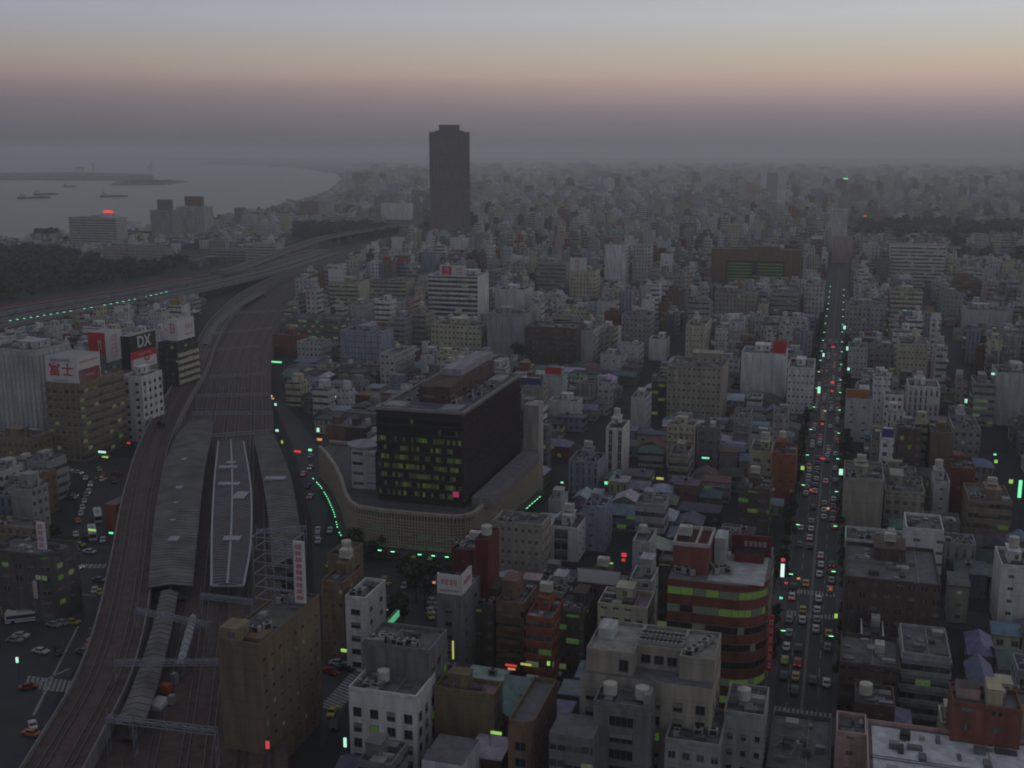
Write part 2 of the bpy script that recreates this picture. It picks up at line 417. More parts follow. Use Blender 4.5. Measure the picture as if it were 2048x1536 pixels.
# ---- platform roofs
can_grey = M('canopy_sheet', lin(100, 97, 99), .75, noise=.42, scale=.16)
can_dark = M('canopy_dark', lin(94, 90, 96), .8, noise=.22, scale=.25)
trim = M('canopy_trim', lin(150, 154, 164), .6, noise=.1)
def canopy(label, left, right, z, mat, edge, extras=()):
    lw = [Vector(unp(*p, z)) for p in left]; rw = [Vector(unp(*p, z)) for p in right]
    ls, rs = smooth(lw, 5), smooth(rw, 5)
    base = (ls[0]+rs[0])/2
    t = thing('platform_canopy', label, 'platform roof', (base.x, base.y, ZR))
    f = lambda p, zz: (p.x-base.x, p.y-base.y, zz-ZR)
    m = MB(); n = len(ls)
    for i in range(n-1):
        c0, c1 = (ls[i]+rs[i])/2, (ls[i+1]+rs[i+1])/2
        m.face([f(ls[i], z), f(c0, z+.7), f(c1, z+.7), f(ls[i+1], z)], mat); m.face([f(c0, z+.7), f(rs[i], z), f(rs[i+1], z), f(c1, z+.7)], mat)
        m.face([f(ls[i], z-.5), f(ls[i], z), f(ls[i+1], z), f(ls[i+1], z-.5)], mat); m.face([f(rs[i], z-.5), f(rs[i+1], z-.5), f(rs[i+1], z), f(rs[i], z)], mat)
    rb = m
    for i in range(n-1):
        L_ = (ls[i+1]-ls[i]).length; kk = max(1, int(L_/2.2))
        for j in range(kk):
            t_ = j/kk; a_, b_ = ls[i].lerp(ls[i+1], t_), rs[i].lerp(rs[i+1], t_); c_ = (a_+b_)/2
            rb.bar(f(a_, z+.03), f(c_, z+.73), .09, dkconc); rb.bar(f(c_, z+.73), f(b_, z+.03), .09, dkconc)
    obj('roof', m, t)
    p = MB()
    for i in range(0, n-1):
        c0, c1 = (ls[i]+rs[i])/2, (ls[i+1]+rs[i+1])/2; mid = (c0+c1)/2
        if i % 2 == 0: p.box(mid.x-base.x-.25, mid.x-base.x+.25, mid.y-base.y-.25, mid.y-base.y+.25, 0, z-ZR+.6, steel)
    obj('column_row', p, t)
    pl = MB()
    for i in range(n-1):
        q = [ls[i].lerp(rs[i], .12), ls[i].lerp(rs[i], .88), ls[i+1].lerp(rs[i+1], .88), ls[i+1].lerp(rs[i+1], .12)]
        pl.face([f(k, ZR+1.1) for k in q], paving)
    obj('platform', pl, t)
    if edge:
        for nm, ss in (('edge_gutter', ls), ('edge_gutter', rs), ('ridge_strip', [(x+y)/2 for x, y in zip(ls, rs)])):
            e = MB(); zz = z+.72 if nm == 'ridge_strip' else z+.06
            ln = [Vector((k.x-base.x, k.y-base.y)) for k in ss]
            strip(e, ln, -.3, .3, zz-ZR, zz-ZR+.12, trim); obj(nm, e, t)
        e = MB(); a_, b_ = ls[0], rs[0]; e.bar(f(a_, z+.1), f(b_, z+.1), .35, trim); obj('end_gutter', e, t)
    for (x, y, wx, wy, h) in extras:
        X, Y = unp(x, y, z+.8); e = MB()
        e.box(-wx/2, wx/2, -wy/2, wy/2, 0, h, trim); e.box(-wx/2-.2, wx/2+.2, -wy/2-.2, wy/2+.2, h, h+.15, trim)
        obj('roof_vent', e, t, (X-base.x, Y-base.y, z+.35-ZR))
    return t
canopy('long grey platform roof stained along its middle, next to the viaduct', [(296, 1176), (303, 1090), (312, 1010), (330, 925), (352, 872), (383, 838)], [(385, 1172), (393, 1090), (402, 1000), (411, 930), (424, 868), (428, 842)], 10.5, can_grey, False,
       [(348, 1080, 2.4, 3, .8), (358, 978, 1.6, 2, 1), (368, 920, 1.4, 2, .8), (352, 1006, 1, 1, .6), (345, 1040, 1, 1, .5)])
canopy('platform roof outlined with pale gutters and a pale centre ridge', [(423, 1172), (424, 1060), (429, 960), (437, 882)], [(487, 1172), (502, 1080), (501, 970), (487, 882)], 10.5, can_dark, True,
       [(464, 1078, 4.6, 3, .7), (458, 968, 6.5, 2.5, .6), (481, 990, 3.6, 7, .4), (456, 935, 6, 2.2, .7), (462, 925, 3, 2, .5)])
canopy('brown grey platform roof running behind the scaffold mast', [(543, 1135), (537, 1040), (525, 960), (506, 868)], [(608, 1112), (598, 1040), (581, 950), (549, 870)], 10.5, can_grey, False, [(551, 957, 6.5, 3, .6)])
canopy('narrow open ended platform roof going on past the stained one', [(228, 1450), (262, 1380), (300, 1270), (322, 1182)], [(285, 1450), (312, 1380), (340, 1270), (356, 1184)], 10, can_grey, False)
canopy('slim grey awning beside the narrow platform roof', [(352, 1330), (368, 1270), (380, 1232)], [(366, 1330), (384, 1270), (392, 1232)], 10, trim, False)
# a long depot shed roof beyond the station, on the sea side
canopy('pale grey shed roof along the outside of the railway curve', [(402, 690), (415, 655), (445, 622), (500, 585)], [(418, 690), (436, 652), (475, 618), (535, 582)], 9, concrete, False)
# ---- catenary gantries over the tracks
gal = M('galvanised_steel', lin(140, 145, 158), .45, .5, noise=.15)
def gantry(p, q, ztop, label, legs=(0, 1), seg=12, r=.1):
    P, Q = Vector((*unp(*p, ztop), ztop)), Vector((*unp(*q, ztop), ztop))
    t = thing('catenary_gantry', label, 'gantry', (P.x, P.y, ZR), 0, 'steel gantries over the tracks')
    d = Q-P; z = ztop-ZR
    m = MB(); nn = Vector((d.y, -d.x, 0)).normalized()*.5
    V0 = Vector((0, 0, z)); V1 = V0+d
    for s in (-1, 1):
        for dz in (0, -1.): m.bar(V0+nn*s+Vector((0, 0, dz)), V1+nn*s+Vector((0, 0, dz)), r, gal)
    for i in range(seg):
        a_, b_ = V0+d*(i/seg), V0+d*((i+1)/seg); k = 1 if i % 2 else 0
        for s in (-1, 1): m.bar(a_+nn*s+Vector((0, 0, -1.*k)), b_+nn*s+Vector((0, 0, -1.*(1-k))), r*.7, gal)
        m.bar(a_+nn*(1 if k else -1), b_+nn*(-1 if k else 1), r*.7, gal)
    obj('truss_beam', m, t)
    for e in legs:
        m = MB(); b0 = V0+d*e
        for s in (-1, 1): m.bar(b0+nn*s, b0+nn*s*1.2+Vector((0, 0, -z)), r*1.2, gal)
        for k in range(5):
            f0, f1 = k/5, (k+1)/5; sg = 1 if k % 2 else -1
            m.bar(b0+nn*sg-Vector((0, 0, z*f0)), b0-nn*sg-Vector((0, 0, z*f1)), r*.7, gal)
        m.bar(b0, b0+Vector((0, 0, 1.8)), r, gal)
        obj('post', m, t)
for g in [((214, 1432), (432, 1458), 14, 'nearest lattice gantry, crossing the tracks beside the brown office', (0, .25, 1)),
          ((230, 1321), (440, 1320), 14, 'lattice gantry crossing the tracks halfway up the brown office', (0, 1)),
          ((272, 1217), (418, 1246), 14, 'lattice gantry just before the end of the stained platform roof', (0, 1)),
          ((402, 1188), (505, 1200), 14, 'short gantry below the end of the gutter outlined platform roof', (0, 1)),
          ((512, 1060), (612, 1052), 15, 'short gantry behind the scaffold mast', (0, 1)),
          ((385, 824), (545, 823), 15, 'gantry straddling the tracks just beyond the platform roofs', (0, 1)),
          ((425, 868), (540, 860), 14, 'gantry over the far ends of the platform roofs', (0, 1)),
          ((392, 790), (540, 786), 14, 'second gantry beyond the platform roofs', (0, 1)),
          ((418, 752), (530, 745), 14, 'third gantry beyond the platform roofs', (0, 1)),
          ((402, 700), (520, 690), 14, 'fourth gantry beyond the platform roofs', (0, 1)),
          ((420, 665), (545, 655), 14, 'fifth gantry beyond the platform roofs', (0, 1)),
          ((455, 625), (590, 618), 14, 'sixth gantry beyond the platform roofs', (0, 1))]:
    gantry(g[0], g[1], g[2], g[3], g[4])
for i, (x, y) in enumerate([(431, 765), (443, 760), (456, 768), (465, 752), (478, 745), (487, 752), (498, 742), (508, 748), (516, 735), (448, 800), (470, 790), (490, 800)]):
    X, Y = unp(x, y+10, ZR); t = thing('catenary_mast', nth(i)+' of the catenary masts clustered beyond the platforms', 'mast', (X, Y, ZR), 0, 'catenary masts in the yard')
    m = MB(); m.bar((0, 0, 0), (0, 0, 9), .22, gal, n=6); obj('pole', m, t); m = MB(); m.bar((-2, 0, 8), (2, 0, 8), .1, gal); m.bar((-1.6, 0, 7), (0, 0, 8.7), .07, gal); obj('bracket', m, t)
# ---- expressways towards the bay
deck = M('expressway_deck', lin(88, 91, 95), .8, noise=.12, scale=.08)
redwall = M('red_barrier', lin(135, 72, 66), .8, noise=.2)
def express(px, w_, z, label, red=False):
    ln = line_px(px, z)
    t = thing('expressway', label, 'elevated road', (0, 0, 0))
    m = MB(); strip(m, ln, -w_/2, w_/2, z-1.4, z, deck); obj('deck', m, t)
    for s in (-1, 1):
        m = MB(); strip(m, ln, s*(w_/2+.02) if s > 0 else -w_/2-.32, w_/2+.32 if s > 0 else -w_/2-.02, z-1.5, z+1.1, redwall if (red and s < 0) else concrete); obj('barrier', m, t)
    m = MB(); strip(m, ln, -.2, .2, z+.02, z+.9, dkconc); obj('median', m, t)
    m = MB(); o = offs(ln, 0)
    for k in range(0, len(o)-1, 2):
        c = o[k]; m.box(c.x-1, c.x+1, c.y-1, c.y+1, 0, z-1.5, concrete)
    obj('pier_row', m, t)
    return ln
ex1 = express([(-120, 648), (22, 618), (130, 601), (240, 584), (340, 566), (445, 546), (540, 524), (640, 498)], 22, 9, 'upper bay side expressway with a red line of barrier', True)
ex2 = express([(-120, 672), (22, 643), (130, 622), (240, 603), (335, 588), (440, 566), (560, 537), (660, 505)], 24, 9, 'lower expressway lit by a row of green lamps', False)
ex3 = express([(430, 545), (470, 538), (560, 505), (640, 478), (700, 466), (790, 452), (860, 440)], 14, 12, 'far expressway ramp rising past the dark trees towards the tower')
# ---- haze: closed box of even air
hz = MB(); hz.box(-15000, 15000, -400, 15500, -1.2, 172, None if False else asphalt, bottom=True)
hm = bpy.data.materials.new('haze_air'); hm.use_nodes = True; ht = hm.node_tree; ht.nodes.clear()
ho = ht.nodes.new('ShaderNodeOutputMaterial'); hv = ht.nodes.new('ShaderNodeVolumePrincipled')
hv.inputs['Color'].default_value = (.93, .965, .99, 1); hv.inputs['Density'].default_value = 1.6e-4; hv.inputs['Anisotropy'].default_value = .2
ht.links.new(hv.outputs[0], ho.inputs['Volume'])
me = hz.mesh('haze'); me.materials.clear(); me.materials.append(hm)
tag(obj('haze', me), kind='stuff')
# ================================================================ BUILDINGS
C = dict(white=lin(208, 209, 212), pale=lin(178, 181, 184), grey=lin(150, 152, 156), dgrey=lin(118, 118, 122), blue=lin(142, 150, 168), cream=lin(184, 179, 158),
         beige=lin(156, 150, 140), tan=lin(138, 122, 102), brown=lin(126, 102, 84), dbrown=lin(92, 78, 72), black=lin(52, 47, 50), red=lin(116, 64, 57), brick=lin(128, 80, 70),
         orange=lin(150, 86, 60), olive=lin(120, 110, 84), green=lin(110, 130, 118), pink=lin(178, 152, 146), wine=lin(104, 46, 48))
CW_ = dict(white='white', pale='pale grey', grey='grey', dgrey='dark grey', blue='bluish grey', cream='cream', beige='beige', tan='tan', brown='brown', dbrown='dark brown',
           black='black', red='dark red', brick='brick red', orange='rust orange', olive='olive', green='greenish grey', pink='pinkish', wine='wine red')
roofgrey = lin(120, 120, 124)
tankm = M('tank_plastic', lin(180, 178, 170), .5, noise=.2)
acm = M('ac_casing', lin(150, 150, 150), .6, .3, noise=.15)
framem = M('window_frame', lin(112, 110, 108), .5, .3, noise=.05)
glassm = M('window_glass', (.022, .024, .028), .15, noise=.1, spec=.6)
glassl = M('window_lit_green', (.1, .1, .05), .4, emit=(.26, .56, .09), es=.085)
glassw = M('window_lit_pale', (.1, .1, .05), .4, emit=(.46, .62, .36), es=.12)
glassd = M('window_dim', (.05, .055, .045), .4, emit=(.25, .36, .26), es=.06)
blindm = M('window_blind', lin(128, 128, 122), .8)
signw = M('sign_white', lin(196, 196, 200), .6, noise=.06)
signr = M('sign_red', lin(180, 40, 45), .6, noise=.06)
signk = M('sign_black', lin(40, 38, 42), .6, noise=.1)
signb = M('sign_blue', lin(60, 66, 120), .6, noise=.1)
# small shared meshes
def shared():
    d = {}
    m = MB(); m.cyl(0, 0, 1.3, .8, 2.9, tankm, n=14); m.cyl(0, 0, 1.3, 2.9, 3.25, tankm, n=14, r2=.35)
    for a in range(4): m.bar((math.cos(a*1.57+.78), math.sin(a*1.57+.78), 0), (math.cos(a*1.57+.78), math.sin(a*1.57+.78), .8), .09, steel)
    m.bar((1.32, 0, 0), (1.32, 0, 3.2), .06, steel); d['rtank'] = m.mesh('water_tank')
    m = MB(); m.box(-1.4, 1.4, -1, 1, .7, 2.7, tankm); m.box(-1.45, 1.45, -1.05, 1.05, 1.6, 1.75, acm); m.cyl(.7, 0, .3, 2.7, 2.85, acm, n=8)
    for a in (-1.1, 1.1):
        m.box(a-.1, a+.1, -.95, .95, 0, .7, steel)
    d['btank'] = m.mesh('water_tank')
    m = MB(); m.box(-.9, .9, -.55, .55, .15, 1.5, acm); m.cyl(0, 0, .42, 1.5, 1.62, signk, n=10); m.box(-.8, .8, -.5, .5, 0, .15, steel); m.box(-.6, .6, -.57, -.56, .4, 1.3, signk)
    d['ac'] = m.mesh('air_conditioner')
    m = MB(); m.cyl(0, 0, 1.1, 0, 2.2, acm, n=12, r2=1.25); m.cyl(0, 0, .9, 2.2, 2.5, signk, n=12); d['cooler'] = m.mesh('cooling_tower')
    m = MB(); m.bar((0, 0, 0), (0, 0, 4.5), .06, steel)
    for k in range(4): m.bar((-.9+k*.12, 0, 4.3-k*.35), (.9-k*.12, 0, 4.3-k*.35), .035, steel)
    d['aerial'] = m.mesh('aerial')
    return d
SH = shared()
WINM = {}
def window_mesh(w, h, kind):
    k = (round(w, 2), round(h, 2), kind)
    if k not in WINM:
        g = {'d': glassm, 'c': glassm, 'g': glassl, 'w': glassw, 'm': glassd}[kind]
        m = MB(); f = .09
        m.box(-w/2, w/2, -.03, .06, 0, h, g, top=True, bottom=True)
        m.box(-w/2-f, w/2+f, -.16, .05, -f*1.8, 0, framem, bottom=True); m.box(-w/2-f, w/2+f, -.1, .05, h, h+f, framem, bottom=True)
        for x in (-w/2-f, w/2): m.box(x, x+f, -.1, .05, 0, h, framem)
        if kind == 'c': m.box(-w/2+.02, w/2*.96, -.05, -.03, h*.45, h, blindm, bottom=True)
        n = max(1, int(w/1.3))
        for i in range(1, n+1):
            x = -w/2+w*i/(n+1); m.box(x-.035, x+.035, -.08, -.03, 0, h, framem)
        WINM[k] = m.mesh('window')
    return WINM[k]
def glyphs(mb, n, vertical, x0, x1, z0, z1, y, mat, seed, dens=3):
    """rows of dense strokes: writing seen from too far to read"""
    r = random.Random(seed)
    for i in range(n):
        if vertical: a0, a1, b0, b1 = x0, x1, z1-(z1-z0)*(i+.88)/n, z1-(z1-z0)*(i+.12)/n
        else: a0, a1, b0, b1 = x0+(x1-x0)*(i+.1)/n, x0+(x1-x0)*(i+.9)/n, z0, z1
        w, h = a1-a0, b1-b0; t = min(w, h)*.1
        for k in range(dens):
            z = b0+h*(k+.5)/dens; q = r.random()*.25*w
            mb.box(a0+q, a1-r.random()*.2*w, y-.05, y, z-t/2, z+t/2, mat)
        for k in range(2):
            x = a0+w*(.25+.5*k)+r.uniform(-.08, .08)*w; mb.box(x-t/2, x+t/2, y-.055, y+.004, b0+r.random()*.2*h, b1-r.random()*.15*h, mat)
def text(parent, s, size, loc, rot, mat, name='lettering', bold=.0):
    c = bpy.data.curves.new(name, 'FONT'); c.body = s; c.size = size; c.align_x = 'CENTER'; c.align_y = 'CENTER'; c.extrude = .05; c.offset = bold
    c.materials.append(mat); q = bpy.data.objects.new('text', c); LINK(q)
    bpy.context.view_layer.update()
    me = bpy.data.meshes.new_from_object(q.evaluated_get(bpy.context.evaluated_depsgraph_get())); bpy.data.objects.remove(q)
    o = bpy.data.objects.new(name, me); LINK(o); o.parent = parent; o.location = loc; o.rotation_euler = rot
    return o
HAND = []        # solved footprints, used to keep the filler clear
def building(spec, name, label, cat, col, win=NOWIN, sw=None, feats='', group=None, rooft=None, short=None):
    d = spec; w, dep, h = d['w'], d['d'], d['h']-d['z0']
    uc_, vc_ = d['u']+dep/2, d['v']+w/2
    X, Y = toworld(uc_, vc_)
    t = thing(name, label, cat, (X, Y, d['z0']), -A0, group)
    tint = C[col] if isinstance(col, str) else col
    d['short'] = short; d['thing'] = t; HAND.append(d)
    f = feats.split(); x0, x1, y0, y1 = -w/2, w/2, -dep/2, dep/2
    rt = rooft or tuple(c*.75 for c in roofgrey)
    real = 'W' in f or 'RB' in f
    near = NOWIN if real else win
    side = (sw or win); sidewin = NOWIN if real else side
    m = MB()
    if 'round' in f:
        n = 8; r = min(w, dep)*.35; sx = 1 if d['px'] < 1694 else -1
        poly = [(-sx*w/2, y0)]+[(sx*(w/2-r)+sx*r*math.sin(a), y0+r-r*math.cos(a)) for a in [k*math.pi/2/n for k in range(n+1)]]+[(sx*w/2, y1), (-sx*w/2, y1)]
        if sx < 0: poly = poly[::-1]
        m.prism(poly, 0, h, FAC, tint, near, top=True, topmat=ROOF, toptint=rt)
    else:
        poly = None
        m.box(x0, x1, y0, y1, 0, h, FAC, tint, near, sidewin, topmat=ROOF, toptint=rt)
    obj('wall', m, t)
    d['poly'] = poly
    sxv = 1 if d['px'] < 1694 else -1          # the side we see
    if 'np' not in f:
        m = MB(); q = .3; ph = .9
        if poly:
            c = [0, 0]
            for i in range(len(poly)):
                a, b = Vector(poly[i]), Vector(poly[(i+1) % len(poly)])
                if (b-a).length < .01: continue
                e = (b-a).normalized(); nn = Vector((-e.y, e.x))*q
                m.prism([a, b, b+nn, a+nn], h, h+ph, FAC, tint)
        else:
            m.box(x0, x1, y0, y0+q, h, h+ph, FAC, tint); m.box(x0, x1, y1-q, y1, h, h+ph, FAC, tint)
            m.box(x0, x0+q, y0+q, y1-q, h, h+ph, FAC, tint); m.box(x1-q, x1, y0+q, y1-q, h, h+ph, FAC, tint)
        obj('parapet', m, t)
    rs = random.Random(int(d['u']*7+d['v']*3))
    if 's' in f or 'S' in f:
        k = .34 if 's' in f else .55
        sw_, sd_, sh_ = max(3, w*k), max(3, min(dep*.45, 9)), (3. if 's' in f else 4.5)
        cx = rs.uniform(-.2, .2)*w; cy = y1-sd_/2-1 if rs.random() < .6 else 0
        m = MB(); m.box(cx-sw_/2, cx+sw_/2, cy-sd_/2, cy+sd_/2, 0, sh_, FAC, tint, (.25, .4, 0, .4), topmat=ROOF, toptint=rt)
        m.box(cx-sw_/2-.15, cx+sw_/2+.15, cy-sd_/2-.15, cy+sd_/2+.15, sh_, sh_+.25, FAC, tint)
        obj('stair_house', m, t, (0, 0, h))
        if 't' in f or 'b' in f: obj('water_tank', SH['rtank' if 't' in f else 'btank'], t, (cx, cy, h+sh_+.25))
    elif 't' in f or 'b' in f:
        obj('water_tank', SH['rtank' if 't' in f else 'btank'], t, (rs.uniform(-.25, .25)*w, rs.uniform(-.1, .3)*dep, h), rs.choice((0, 1.57)))
    if 'a' in f or 'A' in f:
        for i in range(3 if 'a' in f else 7):
            obj('air_conditioner', SH['ac'], t, (x0+w*(.14+.1*i) if w > 12 else rs.uniform(-.35, .35)*w, y0+dep*rs.uniform(.12, .35), h), rs.choice((0, 0, 1.57)))
    if 'c' in f:
        for i in range(2): obj('cooling_tower', SH['cooler'], t, (rs.uniform(.1, .35)*w, y0+dep*(.3+.25*i), h))
    if 'e' in f: obj('aerial', SH['aerial'], t, (rs.uniform(-.3, .3)*w, rs.uniform(-.3, .3)*dep, h), rs.uniform(0, 3))
    if 'np' not in f and w > 5 and d['u'] < 900:
        m = MB(); q_ = rs.random
        for i in range(int(4+w*dep/45)):
            x, y = x0+w*(.1+.8*q_()), y0+dep*(.1+.8*q_()); a_, b_, c_ = .3+1.1*q_(), .3+.9*q_(), .3+1.1*q_()
            x = min(max(x, x0+a_+.4), x1-a_-.4); y = min(max(y, y0+b_+.4), y1-b_-.4)
            m.box(x-a_, x+a_, y-b_, y+b_, h+.01, h+c_, rs.choice((acm, dkconc, ROOF, steel)), tuple(k_*.9 for k_ in roofgrey))
        for i in range(3):
            y = y0+dep*(.15+.7*q_()); m.bar((x0+.6, y, h+.35), (x0+w*(.4+.5*q_()), y, h+.35), .09, steel)
        x = x0+w*(.2+.6*q_()); m.bar((x, y0+.6, h+.3), (x, y1-.6, h+.3), .09, acm)
        obj('roof_plant', m, t)
    ns = max(1, int(h/3.3))
    if 'bal' in f or 'balS' in f:
        for k in range(ns):
            m = MB(); z = 3.3*k
            if 'bal' in f: m.box(x0+.6, x1-.6, y0-1.1, y0-.98, .1, 1.15, FAC, tint); m.box(x0+.6, x1-.6, y0-1.1, y0-.003, 0, .1, FAC, tint, bottom=True)
            if 'balS' in f:
                xs = x1 if sxv > 0 else x0
                a_, b_ = (xs+.98, xs+1.1) if sxv > 0 else (xs-1.1, xs-.98)
                m.box(a_, b_, y0+.6, y1-.6, .1, 1.15, FAC, tint); m.box(min(xs+.003*sxv, b_, a_), max(xs+.003*sxv, a_, b_), y0+.6, y1-.6, 0, .1, FAC, tint, bottom=True)
            obj('balcony', m, t, (0, 0, z+1.1))
    if 'rib' in f:
        m = MB(); n = max(3, int(w/2.2))
        for i in range(n+1):
            x = x0+w*i/n; m.box(x-.25, x+.25, y0-.45, y0-.004, 0, h-1.5, FAC, tint)
        n = max(2, int(dep/2.2)); xs = x1 if sxv > 0 else x0
        for i in range(n+1):
            y = y0+dep*i/n; a_, b_ = sorted((xs+.004*sxv, xs+.45*sxv)); m.box(a_, b_, y-.25, y+.25, 0, h-1.5, FAC, tint)
        obj('fin_row', m, t)
    if 'sp' in f:                                  # spandrel bands standing proud
        for k in range(ns+1):
            m = MB(); z0_, z1_ = k*3.3, min(h-.06, k*3.3+1.15)
            if z1_-z0_ < .3: continue
            m.box(x0-.28, x1+.28, y0-.28, y1+.28, 0, z1_-z0_, FAC, tint, bottom=True); obj('spandrel', m, t, (0, 0, z0_))
    if 'W' in f:
        cell = win[3]*10; ww, wh = cell*win[0], 3.3*win[1]; cnt = 0
        faces = [('n', w, cell)]
        sc_ = (sw or win)[3]*10; faces.append(('s', dep, sc_))
        for k in range(ns-1, -1, -1):
            for nm, ln, ce in faces:
                n = max(1, int(ln/ce)); W_ = win if nm == 'n' else (sw or win)
                for i in range(n):
                    if cnt >= 100: break
                    if poly and nm == 'n' and abs((i+.5)/n*w-w/2) > w/2-min(w, dep)*.35: continue
                    q = rs.random(); kind = rs.choice('ddc') if q > W_[2] else rs.choice('ggwm')
                    me = window_mesh(ce*W_[0], 3.3*W_[1], kind); p = -ln/2+ln*(i+.5)/n; z = k*3.3+3.3*(.55-W_[1]/2)+.1
                    if z+3.3*W_[1] > h-.4: continue
                    if nm == 'n': obj('window', me, t, (p, y0, z))
                    else: obj('window', me, t, (x1 if sxv > 0 else x0, p, z), math.pi/2*sxv)
                    cnt += 1
    if 'RB' in f:                                   # ribbon windows that follow the outline
        for k in range(ns):
            m = MB(); zb = k*3.3*1.22+1.6
            if zb+1.7 > h-1.2: break
            pl = poly or [(x0, y0), (x1, y0), (x1, y1), (x0, y1)]
            for i in range(len(pl)):
                a, b = Vector(pl[i]), Vector(pl[(i+1) % len(pl)])
                l = (b-a).length
                if l < .05: continue
                e = (b-a)/l; nn = Vector((e.y, -e.x)); n = max(1, int(l/2.4))
                for j in range(n):
                    p, q = a+e*(l*j/n), a+e*(l*(j+1)/n)
                    g = glassm; u_ = rs.random()
                    if k in d.get('litrows', ()): g = glassl if u_ < .5 else glassd if u_ < .8 else glassm
                    elif u_ < .07: g = glassd
                    m.prism([p+e*.06+nn*.04, q-e*.06+nn*.04, q-e*.06-nn*.02, p+e*.06-nn*.02], zb, zb+1.6, g)
                m.prism([a+nn*.1, b+nn*.1, b-nn*.02, a-nn*.02], zb-.12, zb, framem); m.prism([a+nn*.1, b+nn*.1, b-nn*.02, a-nn*.02], zb+1.6, zb+1.72, framem)
            obj('window_band', m, t)
    return t
def dims(t_or_d): return t_or_d['w'], t_or_d['d'], t_or_d['h']-t_or_d['z0']
def billboard(t, w, h, loc, rz, mats, marks=(), legs=True, name='billboard'):
    """panel standing on legs at loc (roof level), facing local -y rotated by rz; mats = list of (z0frac, z1frac, x0frac, x1frac, material)"""
    p = bpy.data.objects.new(name, None)
    m = MB()
    m.box(-w/2, w/2, 0, .5, 1.2, 1.2+h, signk if mats[0][4] is signk else acm, bottom=True)
    for i in range(max(2, int(w/3))+1):
        x = -w/2+.2+(w-.4)*i/max(2, int(w/3)); m.bar((x, .25, 0), (x, .25, 1.2), .1, steel); m.bar((x, .5, 1.2+h*.8), (x, 2.6, 0), .07, steel)
    for a, b, c, e, mt in mats:
        m.box(-w/2+w*c, -w/2+w*e, -.08-.01*mats.index((a, b, c, e, mt)), 0, 1.2+h*a, 1.2+h*b, mt, bottom=True)
    o = obj(name, m, t, loc, rz)
    for k in marks:
        g = MB(); n, vert, a, b, c, e, mt, dens = k
        glyphs(g, n, vert, -w/2+w*a, -w/2+w*b, 1.2+h*c, 1.2+h*e, -.14, mt, int(w*31+n+a*100), dens)
        obj('lettering', g, o)
    return o
V_ = NOWIN
P1 = (.5, .42, .04, .26); P2 = (.45, .45, .05, .34); RBN = (1, .42, .05, .3); RBG = (1, .4, .35, .3); DOTS = (.4, .3, .03, .2); TALL = (.35, .8, .03, .22); SM = (.25, .25, .05, .5)
